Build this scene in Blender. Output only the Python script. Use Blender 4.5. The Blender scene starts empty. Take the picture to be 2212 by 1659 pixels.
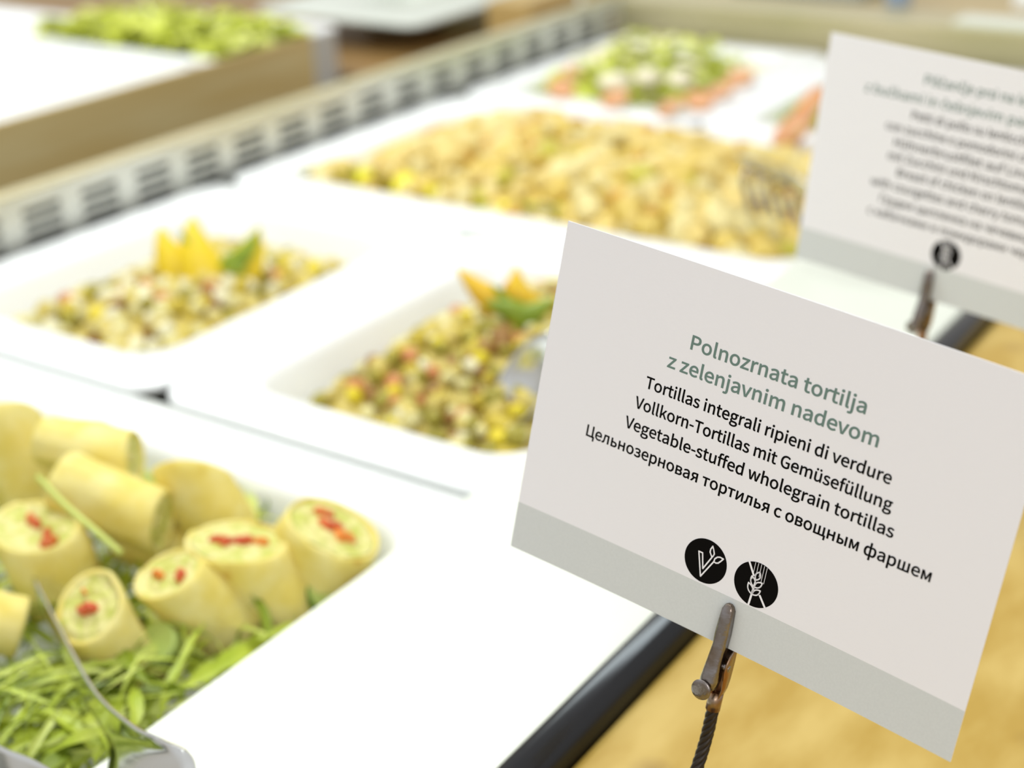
import bpy, bmesh, math, random
import numpy as np
from mathutils import Vector, Matrix, noise

# ---------------------------------------------------------------- camera
scene = bpy.context.scene
COL = scene.collection
W, H = 2212, 1659
FPX = 3191.62                      # focal length in pixels of the 2212 px frame
CAM_H = 0.346                      # metres above the tray rims (z = 0)
# rows: world X, Y, Z in camera terms (right, down, forward)
RW = np.array([[0.8297307512532588, 0.20629517992871366, -0.5186416673994508],
               [0.5571634460677023, -0.36172296866396225, 0.747479356441964],
               [-0.03340321527436266, -0.9091747866494704, -0.41507280389134715]])
u_, _, v_ = np.linalg.svd(RW); RW = u_ @ v_
cam = bpy.data.cameras.new('camera')
cam.sensor_width = 36.0
cam.lens = FPX / W * 36.0
cam.clip_start = 0.01
cam.dof.use_dof = True
cam.dof.focus_distance = 0.418
cam.dof.aperture_fstop = 7.0
cam_o = bpy.data.objects.new('camera', cam)
M = RW @ np.diag([1, -1, -1])
mw = Matrix.Identity(4)
for i in range(3):
    for j in range(3):
        mw[i][j] = M[i, j]
mw[2][3] = CAM_H
cam_o.matrix_world = mw
COL.objects.link(cam_o)
scene.camera = cam_o

# ---------------------------------------------------------------- light and exposure
scene.view_settings.view_transform = 'Standard'
scene.view_settings.look = 'None'
scene.view_settings.exposure = 0.0
scene.view_settings.gamma = 1.0
scene.view_settings.use_curve_mapping = False
world = bpy.data.worlds.new('room_light')
scene.world = world
world.use_nodes = True
nt = world.node_tree
nt.nodes.clear()
wo = nt.nodes.new('ShaderNodeOutputWorld')
bg = nt.nodes.new('ShaderNodeBackground')
tc = nt.nodes.new('ShaderNodeTexCoord')
sx = nt.nodes.new('ShaderNodeSeparateXYZ')
rp = nt.nodes.new('ShaderNodeValToRGB')
mp = nt.nodes.new('ShaderNodeMapRange')
mp.inputs[1].default_value = -1
mp.inputs[2].default_value = 1
nt.links.new(tc.outputs['Generated'], sx.inputs[0])
nt.links.new(sx.outputs['Z'], mp.inputs[0])
nt.links.new(mp.outputs[0], rp.inputs[0])
nt.links.new(rp.outputs[0], bg.inputs[0])
nt.links.new(bg.outputs[0], wo.inputs[0])
els = rp.color_ramp.elements
els[0].position = 0.0; els[0].color = (0.30, 0.23, 0.14, 1)
els[1].position = 1.0; els[1].color = (0.94, 0.95, 0.97, 1)
for p, c in ((0.45, (0.56, 0.51, 0.43, 1)), (0.55, (0.70, 0.67, 0.62, 1)), (0.68, (0.86, 0.86, 0.86, 1))):
    e = els.new(p); e.color = c
bg.inputs[1].default_value = 0.85


def area(name, loc, target, sx_, sy_, power, color):
    l = bpy.data.lights.new(name, 'AREA')
    l.shape = 'RECTANGLE'; l.size = sx_; l.size_y = sy_
    l.energy = power; l.color = color
    o = bpy.data.objects.new(name, l)
    o.location = loc
    d = Vector(target) - Vector(loc)
    o.rotation_euler = d.to_track_quat('-Z', 'Y').to_euler()
    COL.objects.link(o)
    return o


area('buffet_lamp', (-0.78, 0.66, 1.05), (-0.74, 0.66, 0), 0.26, 1.35, 11.5, (0.95, 1.0, 0.97))
area('card_fill_light', (1.6, -1.8, 1.9), (-0.1, 0.5, 0.05), 1.6, 1.3, 27.0, (0.97, 0.97, 1.0))  # added fill that brightens the card fronts from an unseen spot behind the camera
area('second_buffet_lamp', (-1.6, 1.3, 1.05), (-1.55, 1.35, 0), 0.3, 1.2, 7.0, (0.97, 1.0, 0.95))

# ---------------------------------------------------------------- helpers
random.seed(7)
rnd = random.Random(11)


def ray(u, v):
    return RW @ np.array([u - W / 2, v - H / 2, FPX])


def at(u, v, z=0.0):
    d = ray(u, v)
    t = (z - CAM_H) / d[2]
    return Vector((d[0] * t, d[1] * t, z))


def camdir(x, y, z):
    d = RW @ np.array([x, y, z], float)
    return Vector(d / np.linalg.norm(d))


def tag(o, label=None, cat=None, group=None, kind=None):
    if label: o['label'] = label
    if cat: o['category'] = cat
    if group: o['group'] = group
    if kind: o['kind'] = kind
    return o


def empty(name, loc, label, cat, group=None, kind=None):
    o = bpy.data.objects.new(name, None)
    o.empty_display_size = 0.02
    o.location = loc
    COL.objects.link(o)
    return tag(o, label, cat, group, kind)


def mesh_obj(name, verts, faces, mats, parent=None, smooth=True, midx=None, loc=None):
    """World-space verts; parented without moving them (or local to loc)."""
    me = bpy.data.meshes.new(name)
    me.from_pydata([tuple(v) for v in verts], [], [tuple(f) for f in faces])
    if not isinstance(mats, (list, tuple)): mats = [mats]
    for m in mats: me.materials.append(m)
    if midx is not None:
        me.polygons.foreach_set('material_index', midx)
    if smooth:
        me.polygons.foreach_set('use_smooth', [True] * len(me.polygons))
    me.update()
    o = bpy.data.objects.new(name, me)
    COL.objects.link(o)
    if parent is not None:
        o.parent = parent
        me.transform(Matrix.Translation(-parent_world(parent)))
    return o


def parent_world(p):
    v = Vector((0, 0, 0))
    while p is not None:
        v += p.location
        p = p.parent
    return v


def recalc(o):
    bm = bmesh.new(); bm.from_mesh(o.data)
    bmesh.ops.recalc_face_normals(bm, faces=bm.faces)
    bm.to_mesh(o.data); bm.free()
    return o


def bevel(o, w, seg=2):
    m = o.modifiers.new('bevel', 'BEVEL')
    m.width = w; m.segments = seg; m.limit_method = 'ANGLE'
    return o


def box_data(x0, x1, y0, y1, z0, z1):
    v = [(x0, y0, z0), (x1, y0, z0), (x1, y1, z0), (x0, y1, z0), (x0, y0, z1), (x1, y0, z1), (x1, y1, z1), (x0, y1, z1)]
    f = [(3, 2, 1, 0), (4, 5, 6, 7), (0, 1, 5, 4), (1, 2, 6, 5), (2, 3, 7, 6), (3, 0, 4, 7)]
    return v, f


def box(name, x0, x1, y0, y1, z0, z1, mat, parent=None, bev=0.0):
    v, f = box_data(x0, x1, y0, y1, z0, z1)
    o = mesh_obj(name, v, f, mat, parent, smooth=False)
    if bev: bevel(o, bev)
    return o


def tube_data(pts, rad, n=10, cap=True, flat=1.0):
    pts = [Vector(p) for p in pts]
    if not isinstance(rad, (list, tuple)): rad = [rad] * len(pts)
    V, Fc = [], []
    up = Vector((0, 0, 1))
    prev = None
    for i, p in enumerate(pts):
        t = (pts[min(i + 1, len(pts) - 1)] - pts[max(i - 1, 0)]).normalized()
        a = prev if prev is not None else (up if abs(t.dot(up)) < .9 else Vector((1, 0, 0)))
        a = (a - t * a.dot(t)).normalized(); prev = a
        b = t.cross(a)
        for k in range(n):
            g = 2 * math.pi * k / n
            V.append(p + a * math.cos(g) * rad[i] * flat + b * math.sin(g) * rad[i])
    for i in range(len(pts) - 1):
        for k in range(n):
            k2 = (k + 1) % n
            Fc.append((i * n + k, i * n + k2, (i + 1) * n + k2, (i + 1) * n + k))
    if cap:
        Fc.append(tuple(reversed(range(n))))
        Fc.append(tuple((len(pts) - 1) * n + k for k in range(n)))
    return V, Fc


def tube(name, pts, rad, mat, parent=None, n=10, flat=1.0):
    V, Fc = tube_data(pts, rad, n, flat=flat)
    return mesh_obj(name, V, Fc, mat, parent)


class Acc:
    """collects pieces into ONE mesh"""
    def __init__(self): self.v, self.f, self.m = [], [], []
    def add(self, v, f, mi=0):
        o = len(self.v)
        self.v += [tuple(p) for p in v]
        self.f += [tuple(i + o for i in q) for q in f]
        self.m += [mi] * len(f)
    def build(self, name, mats, parent=None, smooth=True):
        return mesh_obj(name, self.v, self.f, mats, parent, smooth, self.m)


def catmull(P, n=8):
    P = [Vector(p) for p in P]
    Q = [P[0] * 2 - P[1]] + P + [P[-1] * 2 - P[-2]]
    out = []
    for i in range(1, len(Q) - 2):
        for k in range(n):
            t = k / n
            a, b, c, d = Q[i - 1], Q[i], Q[i + 1], Q[i + 2]
            out.append(0.5 * ((2 * b) + (c - a) * t + (2 * a - 5 * b + 4 * c - d) * t * t + (3 * b - a - 3 * c + d) * t ** 3))
    out.append(P[-1])
    return out


# ---------------------------------------------------------------- materials
def mat(name, color, rough=0.5, metal=0.0, spec=0.5, noise_amt=0.0, nscale=40.0, color2=None, bump=0.0, bscale=80.0,
        sss=0.0, stretch=None, ramp=(0.35, 0.65), coat=0.0):
    m = bpy.data.materials.new(name)
    m.use_nodes = True
    n = m.node_tree; b = n.nodes['Principled BSDF']
    b.inputs['Base Color'].default_value = (*color, 1)
    b.inputs['Roughness'].default_value = rough
    b.inputs['Metallic'].default_value = metal
    b.inputs['Specular IOR Level'].default_value = spec
    b.inputs['Coat Weight'].default_value = coat
    if sss:
        b.inputs['Subsurface Weight'].default_value = sss
        b.inputs['Subsurface Radius'].default_value = (0.006, 0.005, 0.002)
        b.inputs['Subsurface Scale'].default_value = 1.0
    if color2 or bump:
        t = n.nodes.new('ShaderNodeTexCoord')
        mpn = n.nodes.new('ShaderNodeMapping')
        if stretch: mpn.inputs['Scale'].default_value = stretch
        n.links.new(t.outputs['Object'], mpn.inputs[0])
    if color2:
        nz = n.nodes.new('ShaderNodeTexNoise'); nz.inputs['Scale'].default_value = nscale
        nz.inputs['Detail'].default_value = 4
        n.links.new(mpn.outputs[0], nz.inputs['Vector'])
        r = n.nodes.new('ShaderNodeValToRGB')
        r.color_ramp.elements[0].position = ramp[0]; r.color_ramp.elements[1].position = ramp[1]
        r.color_ramp.elements[0].color = (*color, 1); r.color_ramp.elements[1].color = (*color2, 1)
        n.links.new(nz.outputs['Fac'], r.inputs[0]); n.links.new(r.outputs[0], b.inputs['Base Color'])
    if bump:
        nb = n.nodes.new('ShaderNodeTexNoise'); nb.inputs['Scale'].default_value = bscale
        nb.inputs['Detail'].default_value = 3
        n.links.new(mpn.outputs[0], nb.inputs['Vector'])
        bp = n.nodes.new('ShaderNodeBump'); bp.inputs['Strength'].default_value = bump
        bp.inputs['Distance'].default_value = 0.002
        n.links.new(nb.outputs['Fac'], bp.inputs['Height']); n.links.new(bp.outputs[0], b.inputs['Normal'])
    return m


M_card = mat('white_card_stock', (0.905, 0.90, 0.925), 0.75, spec=0.2, bump=0.03, bscale=900)
M_band = mat('grey_card_band', (0.66, 0.69, 0.68), 0.75, spec=0.2, color2=(0.685, 0.715, 0.705), nscale=1500)
M_ink = mat('black_ink', (0.004, 0.0035, 0.003), 0.7, spec=0.06)
M_green_ink = mat('grey_green_ink', (0.16, 0.245, 0.215), 0.6, spec=0.2)
M_tray = mat('white_melamine', (0.87, 0.885, 0.88), 0.22, spec=0.5)
M_steel = mat('brushed_steel', (0.74, 0.75, 0.73), 0.30, 1.0, bump=0.03, bscale=60, stretch=(1, 30, 1))
M_bar = mat('grey_support_bar', (0.58, 0.60, 0.56), 0.5)
M_endsteel = mat('steel_tan_reflection', (0.60, 0.53, 0.33), 0.4, 0.5, color2=(0.50, 0.46, 0.26), nscale=6)  # tan of reflected surroundings is put into the steel's base colour
M_polish = mat('polished_steel', (0.72, 0.73, 0.72), 0.12, 1.0)
M_plate = mat('satin_steel_plate', (0.80, 0.82, 0.72), 0.42, 0.3, spec=0.6, color2=(0.77, 0.79, 0.69), nscale=700)
M_grille = mat('pale_grille_metal', (0.66, 0.67, 0.62), 0.38, 0.55)
M_dark = mat('dark_well_lining', (0.012, 0.016, 0.022), 0.4)
M_slot = mat('dark_slot', (0.05, 0.055, 0.05), 0.6)
M_panel = mat('steel_panel_tan_reflection', (0.66, 0.48, 0.19), 0.4, 0.15, color2=(0.74, 0.60, 0.30), nscale=3.5, stretch=(1, 1.2, 14))  # reflected wood and its level streaks, painted into the steel panel's colour
M_highlight = mat('painted_corner_highlight', (0.60, 0.59, 0.55), 0.4, 0.2)  # pale colour for the painted highlight on the cabinet corner
M_trim = mat('black_trim', (0.008, 0.0055, 0.004), 0.17, spec=0.5)
M_trim.node_tree.nodes['Principled BSDF'].inputs['Specular Tint'].default_value = (0.84, 0.92, 1.0, 1)
M_wood = mat('honey_wood', (0.44, 0.28, 0.048), 0.38, spec=0.4, color2=(0.57, 0.405, 0.115), nscale=20, stretch=(2.0, 0.8, 1), ramp=(0.40, 0.68), bump=0.05, bscale=40)
M_tan = mat('tan_wood_surface', (0.52, 0.40, 0.19), 0.4, color2=(0.45, 0.33, 0.15), nscale=5)
M_brown = mat('brown_wood_surface', (0.32, 0.19, 0.06), 0.45, color2=(0.26, 0.15, 0.05), nscale=5)
M_olive = mat('olive_surface', (0.27, 0.26, 0.07), 0.5)
M_clip = mat('tarnished_clip_metal', (0.21, 0.165, 0.13), 0.24, 1.0, color2=(0.30, 0.28, 0.28), nscale=160, bump=0.12, bscale=400)
M_copper = mat('coppery_clip_metal', (0.34, 0.17, 0.07), 0.33, 1.0, color2=(0.30, 0.25, 0.20), nscale=200, bump=0.1, bscale=400)
M_rope = mat('dark_steel_rope', (0.035, 0.026, 0.018), 0.42, 0.6)
M_tort = mat('tortilla', (0.74, 0.60, 0.135), 0.62, spec=0.25, color2=(0.81, 0.71, 0.28), nscale=60, bump=0.35, bscale=90, sss=0.15, ramp=(0.38, 0.66))
_r = [n for n in M_tort.node_tree.nodes if n.type == 'VALTORGB'][0].color_ramp.elements.new(0.30)
_r.color = (0.62, 0.43, 0.085, 1)
M_fill = mat('cream_filling', (0.72, 0.66, 0.26), 0.55, spec=0.35, color2=(0.54, 0.55, 0.11), nscale=150, bump=0.9, bscale=240, ramp=(0.44, 0.60))
M_pepper = mat('red_pepper', (0.62, 0.075, 0.02), 0.35, color2=(0.72, 0.18, 0.03), nscale=90)
M_orange = mat('orange_pepper', (0.80, 0.24, 0.02), 0.35)
M_leafA = mat('rocket_green', (0.36, 0.45, 0.02), 0.45, color2=(0.50, 0.57, 0.06), nscale=60, sss=0.1)
M_leafB = mat('rocket_dark', (0.14, 0.20, 0.008), 0.45, color2=(0.24, 0.31, 0.015), nscale=60)
M_leafC = mat('rocket_pale', (0.54, 0.60, 0.13), 0.45)
M_cuc = mat('cucumber_flesh', (0.42, 0.52, 0.13), 0.4)
M_cucskin = mat('cucumber_skin', (0.10, 0.20, 0.015), 0.4)
M_yellow = mat('yellow_pepper', (0.74, 0.52, 0.008), 0.38, color2=(0.78, 0.59, 0.015), nscale=40)
M_amber = mat('amber_pepper', (0.74, 0.44, 0.015), 0.38, color2=(0.76, 0.52, 0.02), nscale=40)
M_basil = mat('basil_leaf', (0.16, 0.25, 0.006), 0.4, color2=(0.27, 0.34, 0.01), nscale=60)
M_dice1 = mat('pale_dice', (0.68, 0.61, 0.27), 0.5)
M_dice2 = mat('straw_dice', (0.60, 0.48, 0.12), 0.5)
M_dice3 = mat('golden_dice', (0.56, 0.43, 0.04), 0.5)
M_dice4 = mat('olive_dice', (0.33, 0.28, 0.03), 0.5)
M_dice5 = mat('brown_bean', (0.27, 0.13, 0.02), 0.5)
M_dice6 = mat('salmon_dice', (0.55, 0.22, 0.07), 0.5)
M_dice7 = mat('yellow_dice', (0.70, 0.56, 0.015), 0.5)
M_dice8 = mat('cream_dice', (0.76, 0.71, 0.46), 0.5)
M_pa1 = mat('peach_pasta', (0.68, 0.52, 0.165), 0.5)
M_pa2 = mat('amber_pasta', (0.65, 0.48, 0.10), 0.5)
M_pa3 = mat('pale_pasta', (0.72, 0.61, 0.27), 0.5)
M_pa4 = mat('burnt_pasta', (0.55, 0.29, 0.03), 0.5)
M_pa5 = mat('green_pasta', (0.50, 0.44, 0.05), 0.5)
M_lime = mat('lime_lettuce', (0.50, 0.56, 0.03), 0.45, color2=(0.64, 0.68, 0.10), nscale=30)
M_lime2 = mat('deep_lime_lettuce', (0.40, 0.45, 0.012), 0.45)
M_lime3 = mat('pale_lettuce', (0.68, 0.70, 0.22), 0.45)
M_tomato = mat('tomato', (0.62, 0.25, 0.11), 0.4, color2=(0.66, 0.40, 0.20), nscale=70)
M_cheese = mat('soft_cheese', (0.86, 0.80, 0.58), 0.5)
M_honeytan = mat('honey_tan_wood', (0.50, 0.35, 0.13), 0.45)
M_bluegrey = mat('blue_grey_metal', (0.42, 0.47, 0.48), 0.35, 0.3)
M_blue = mat('pale_blue_bottle', (0.30, 0.42, 0.62), 0.25)
M_greywhite = mat('grey_white_melamine', (0.62, 0.65, 0.58), 0.3)

# ================================================================ SETTING
fl = box('floor', -4, 3, -2, 6, -0.92, -0.90, mat('floor_tiles', (0.35, 0.27, 0.17), 0.5)); tag(fl, kind='structure')

# ---------------------------------------------------------------- the near counter
well = empty('refrigerated_buffet_well', (-0.56, 0.7, -0.9),
             'refrigerated buffet well under the white trays, slotted grille along its far side', 'buffet counter')
box('cabinet', -0.90, -0.245, -0.1, 1.60, -0.9, -0.15, M_dark, well)
box('well_floor', -0.888, -0.34, -0.10, 1.53, -0.148, -0.14, M_dark, well)
# grille: plate along x = -0.885 with blocks of slots (real openings between slats)
GX = -0.885
gr = Acc()
def gbox(y0, y1, z0, z1, x0=GX - 0.003, x1=GX): gr.add(*box_data(x0, x1, y0, y1, z0, z1))
pitch, bw = 0.0557, 0.036
y0g = 0.6545 - 12 * pitch
slots = [0.0215, 0.0123, 0.0031, -0.0061]
hh = 0.0026
for k in range(28):
    ya = y0g + k * pitch
    yb = ya + bw
    gbox(yb, ya + pitch, -0.03, 0.036)
    zs = [0.036]
    for s in slots: zs += [s + hh, s - hh]
    zs.append(-0.03)
    for i in range(0, len(zs), 2):
        gbox(ya, yb, zs[i + 1], zs[i])
gbox(y0g, y0g + 28 * pitch, -0.148, -0.03)
gr.build('air_grille', [M_grille], well, smooth=False)
box('duct_back', -0.899, -0.894, -0.1, 1.52, -0.14, 0.03, M_slot, well)
box('grille_cap', -0.900, -0.883, -0.1, 1.52, 0.036, 0.038, M_endsteel, well, 0.001)
box('end_wall', -0.893, -0.376, 1.53, 1.60, -0.148, 0.033, M_endsteel, well, 0.002)
for yy in (0.168, 0.507, 0.8395, 1.1725, 1.505):
    box('support_bar', -0.88, -0.341, yy - 0.0065, yy + 0.0065, -0.018, -0.0065, M_bar, well)

plate = box('edge_plate', -0.373, -0.2475, -0.1, 1.600, 0.0012, 0.0042, M_plate, None, 0.0008)
tag(plate, 'pale satin steel edge plate running along the near side of the white trays', 'counter edge')
box('support_flange', -0.335, -0.2475, -0.1, 1.600, -0.14, 0.0012, M_steel, plate)

# black half round trim
tr = Acc()
NS = 16
cx, rad = -0.2387, 0.0088
ZC = 0.003
prof = [(cx - rad, -0.05)] + [(cx + rad * math.cos(math.pi - math.pi * k / NS), ZC + rad * math.sin(math.pi * k / NS)) for k in range(NS + 1)] + [(cx + rad, -0.05)]
V = [(x, -0.1, z) for x, z in prof] + [(x, 1.6, z) for x, z in prof]
n_ = len(prof)
Fq = [(i, i + 1, n_ + i + 1, n_ + i) for i in range(n_ - 1)] + [(n_ - 1, 0, n_, 2 * n_ - 1), tuple(reversed(range(n_))), tuple(range(n_, 2 * n_))]
trim = mesh_obj('edge_trim', V, Fq, M_trim)
recalc(trim)
tag(trim, 'glossy black rounded trim between the pale edge plate and the honey wood board', 'edge trim')

wood = box('wooden_counter_board', -0.2298, 0.75, -0.35, 1.60, -0.04, 0.0005, M_wood, None, 0.004)
tag(wood, 'honey coloured wooden counter board beside the black trim, with darker knots', 'counter')
kn = wood.data.materials[0].node_tree
# darker knots: stains with a shape of their own
b_ = kn.nodes['Principled BSDF']
tcn = kn.nodes.new('ShaderNodeTexCoord')
vor = kn.nodes.new('ShaderNodeTexVoronoi'); vor.inputs['Scale'].default_value = 21
kn.links.new(tcn.outputs['Object'], vor.inputs['Vector'])
kr = kn.nodes.new('ShaderNodeValToRGB')
kr.color_ramp.elements[0].position = 0.04; kr.color_ramp.elements[1].position = 0.20
kr.color_ramp.elements[0].color = (0.62, 0.55, 0.5, 1); kr.color_ramp.elements[1].color = (1, 1, 1, 1)
kn.links.new(vor.outputs['Distance'], kr.inputs[0])
mx = kn.nodes.new('ShaderNodeMix'); mx.data_type = 'RGBA'; mx.blend_type = 'MULTIPLY'; mx.inputs[0].default_value = 0.8
src = b_.inputs['Base Color'].links[0].from_socket
kn.links.new(src, mx.inputs[6]); kn.links.new(kr.outputs[0], mx.inputs[7]); kn.links.new(mx.outputs[2], b_.inputs['Base Color'])
box('counter_front', -0.2298, 0.75, -0.3, 1.58, -0.9, -0.04, M_brown, wood)

# ---------------------------------------------------------------- trays
def rrect(x0, x1, y0, y1, r, z, n=7):
    out = []
    for cx_, cy_, a0 in ((x1 - r, y0 + r, -90), (x1 - r, y1 - r, 0), (x0 + r, y1 - r, 90), (x0 + r, y0 + r, 180)):
        for k in range(n + 1):
            a = math.radians(a0 + 90 * k / n)
            out.append((cx_ + r * math.cos(a), cy_ + r * math.sin(a), z))
    return out


def loft(name, loops, mats, parent=None):
    n = len(loops[0])
    V = [p for L in loops for p in L]
    Fc = []
    for i in range(len(loops) - 1):
        for k in range(n):
            k2 = (k + 1) % n
            Fc.append((i * n + k, i * n + k2, (i + 1) * n + k2, (i + 1) * n + k))
    Fc.append(tuple(reversed(range(n))))
    Fc.append(tuple((len(loops) - 1) * n + k for k in range(n)))
    o = mesh_obj(name, V, Fc, mats, parent)
    return recalc(o)


def tray(x0, x1, y0, y1, label, rim=0.037, depth=0.055, r=0.026, z=0.0, m=None, group='white food trays', slope=0.014):
    L = []
    i_ = rim
    ins = lambda d, rr, zz: rrect(x0 + d, x1 - d, y0 + d, y1 - d, max(rr, 0.004), z + zz)
    L.append(ins(i_ + slope + 0.012, 0.012, -depth))
    L.append(ins(i_ + slope + 0.004, 0.020, -depth + 0.002))
    L.append(ins(i_ + slope, 0.022, -depth + 0.008))
    L.append(ins(i_ + 0.003, 0.024, -0.007))
    L.append(ins(i_, 0.026, -0.002))
    L.append(ins(i_ - 0.003, 0.028, 0.0))
    L.append(ins(0.003, r, 0.0))
    L.append(ins(0.0008, r, -0.001))
    L.append(ins(0.0, r, -0.003))
    L.append(ins(0.0, r, -0.006))
    L.append(ins(0.004, r, -0.0062))
    L.append(ins(i_ - 0.005, 0.028, -0.007))
    L.append(ins(i_ + slope - 0.005, 0.022, -depth - 0.004))
    o = loft('food_tray', L, m or M_tray)
    # pivot stays at the world origin of the mesh; give the thing its own base
    c_ = Vector(((x0 + x1) / 2, (y0 + y1) / 2, z - depth))
    o.data.transform(Matrix.Translation(-c_)); o.location = c_
    return tag(o, label, 'tray', group)


XL, XM, XR = -0.872, -0.607, -0.342
T_wrap = tray(XL, XR, 0.171, 0.503, 'large white tray in front, holding the tortilla wraps on rocket leaves')
T_s1 = tray(XL, XM - 0.0005, 0.511, 0.836, 'white half size tray of diced salad with three yellow wedges, beside the grille')
T_s2 = tray(XM + 0.0005, XR, 0.511, 0.836, 'white half size tray of diced salad with spoon, partly behind the front card')
T_pasta = tray(XL, XR, 0.844, 1.169, 'large white tray heaped with golden pasta salad')
T_tom = tray(XL, XM - 0.0005, 1.177, 1.502, 'white tray of tomato and cheese salad at the far end beside the grille')
T_tom2 = tray(XM + 0.0005, XR, 1.177, 1.502, 'white tray of salad at the far end, mostly hidden behind the second card')

# ================================================================ FOOD
def ico(sub=1):
    bm = bmesh.new()
    bmesh.ops.create_icosphere(bm, subdivisions=sub, radius=1)
    v = [x.co.copy() for x in bm.verts]; f = [[q.index for q in p.verts] for p in bm.faces]
    bm.free(); return v, f


def rcube():
    bm = bmesh.new()
    bmesh.ops.create_cube(bm, size=1.7)
    bmesh.ops.bevel(bm, geom=bm.edges[:], offset=0.35, segments=2, affect='EDGES')
    v = [x.co.copy() for x in bm.verts]; f = [[q.index for q in p.verts] for p in bm.faces]
    bm.free(); return v, f


ICO, CUBE = ico(2), rcube()


def rot_random():
    return Matrix.Rotation(rnd.uniform(0, 6.28), 3, 'Z') @ Matrix.Rotation(rnd.uniform(0, 6.28), 3, 'X') @ Matrix.Rotation(rnd.uniform(0, 6.28), 3, 'Y')


def piece(acc, shape, c, s, mi, R=None):
    R = R or rot_random()
    acc.add([Vector(c) + R @ Vector((p.x * s[0], p.y * s[1], p.z * s[2])) for p in shape[0]], shape[1], mi)


def heap_fn(x0, x1, y0, y1, zb, zt, peak=(0.5, 0.5), amp=0.006, sc=22.0, pw=1.0):
    def h(x, y):
        a = (x - x0) / (x1 - x0); b = (y - y0) / (y1 - y0)
        def tri(t, p): return t / p if t < p else (1 - t) / (1 - p)
        e = max(0.0, min(1.0, min(tri(a, peak[0]), tri(b, peak[1])) * 1.5))
        e = math.sin(e * math.pi / 2) ** pw
        return zb + (zt - zb) * e + amp * noise.noise(Vector((x * sc, y * sc, 3.1)))
    return h


def heap_base(acc, x0, x1, y0, y1, h, mi, n=28, r=0.02):
    V, Fc = [], []
    for j in range(n + 1):
        for i in range(n + 1):
            x = x0 + (x1 - x0) * i / n; y = y0 + (y1 - y0) * j / n
            V.append((x, y, h(x, y) - 0.004))
    for j in range(n):
        for i in range(n):
            a = j * (n + 1) + i
            Fc.append((a, a + 1, a + n + 2, a + n + 1))
    acc.add(V, Fc, mi)


def diced_salad(name, x0, x1, y0, y1, h, mats, weights, count, size, label, base=1, shapes=(0, 1)):
    acc = Acc()
    heap_base(acc, x0, x1, y0, y1, h, base)
    for k in range(count):
        x = rnd.uniform(x0, x1); y = rnd.uniform(y0, y1)
        mi = rnd.choices(range(len(mats)), weights)[0]
        s = size * rnd.uniform(0.6, 1.15)
        sh = CUBE if rnd.random() < 0.45 else ICO
        piece(acc, sh, (x, y, h(x, y) + rnd.uniform(-0.35, 0.3) * size), (s, s * rnd.uniform(0.7, 1.0), s * rnd.uniform(0.6, 1.0)), mi)
    o = acc.build(name, mats)
    c_ = Vector(((x0 + x1) / 2, (y0 + y1) / 2, h((x0 + x1) / 2, y0) - 0.01))
    o.data.transform(Matrix.Translation(-c_)); o.location = c_
    return tag(o, label, 'salad', None, 'stuff')


SM = [M_dice1, M_dice2, M_dice3, M_dice4, M_dice5, M_dice6, M_dice7, M_dice8]
h1 = heap_fn(-0.812, -0.652, 0.552, 0.782, -0.030, -0.002, (0.6, 0.45), amp=0.005)
diced_salad('diced_salad', -0.813, -0.651, 0.551, 0.783, h1, SM, [5, 4, 2.2, 2, 1.2, .8, 1.3, 4], 620, 0.0070,
            'chunky yellow diced salad beside the grille, topped with three yellow pepper wedges')
h2 = heap_fn(-0.546, -0.389, 0.552, 0.790, -0.028, 0.012, (0.6, 0.55))
diced_salad('diced_salad', -0.547, -0.388, 0.551, 0.791, h2, SM, [3, 4, 3, 4, 2.4, 1, 1.3, 2.2], 680, 0.0066,
            'brownish diced bean salad next to the front card, a spoon resting in it')
hp = heap_fn(-0.824, -0.390, 0.884, 1.130, -0.020, 0.017, (0.5, 0.5), amp=0.011, sc=16, pw=0.8)
diced_salad('pasta_salad', -0.825, -0.389, 0.883, 1.131, hp, [M_pa1, M_pa2, M_pa3, M_pa4, M_pa5], [5, 4, 5, .7, .5], 800, 0.0115,
            'golden heap of pasta salad filling the large tray behind the diced salads', base=1)

# ---------------------------------------------------------------- tortilla wraps
def ring_frame(axis, ref):
    axis = axis.normalized()
    a = ref - axis * ref.dot(axis)
    a = a.normalized()
    return a, axis.cross(a)


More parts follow.
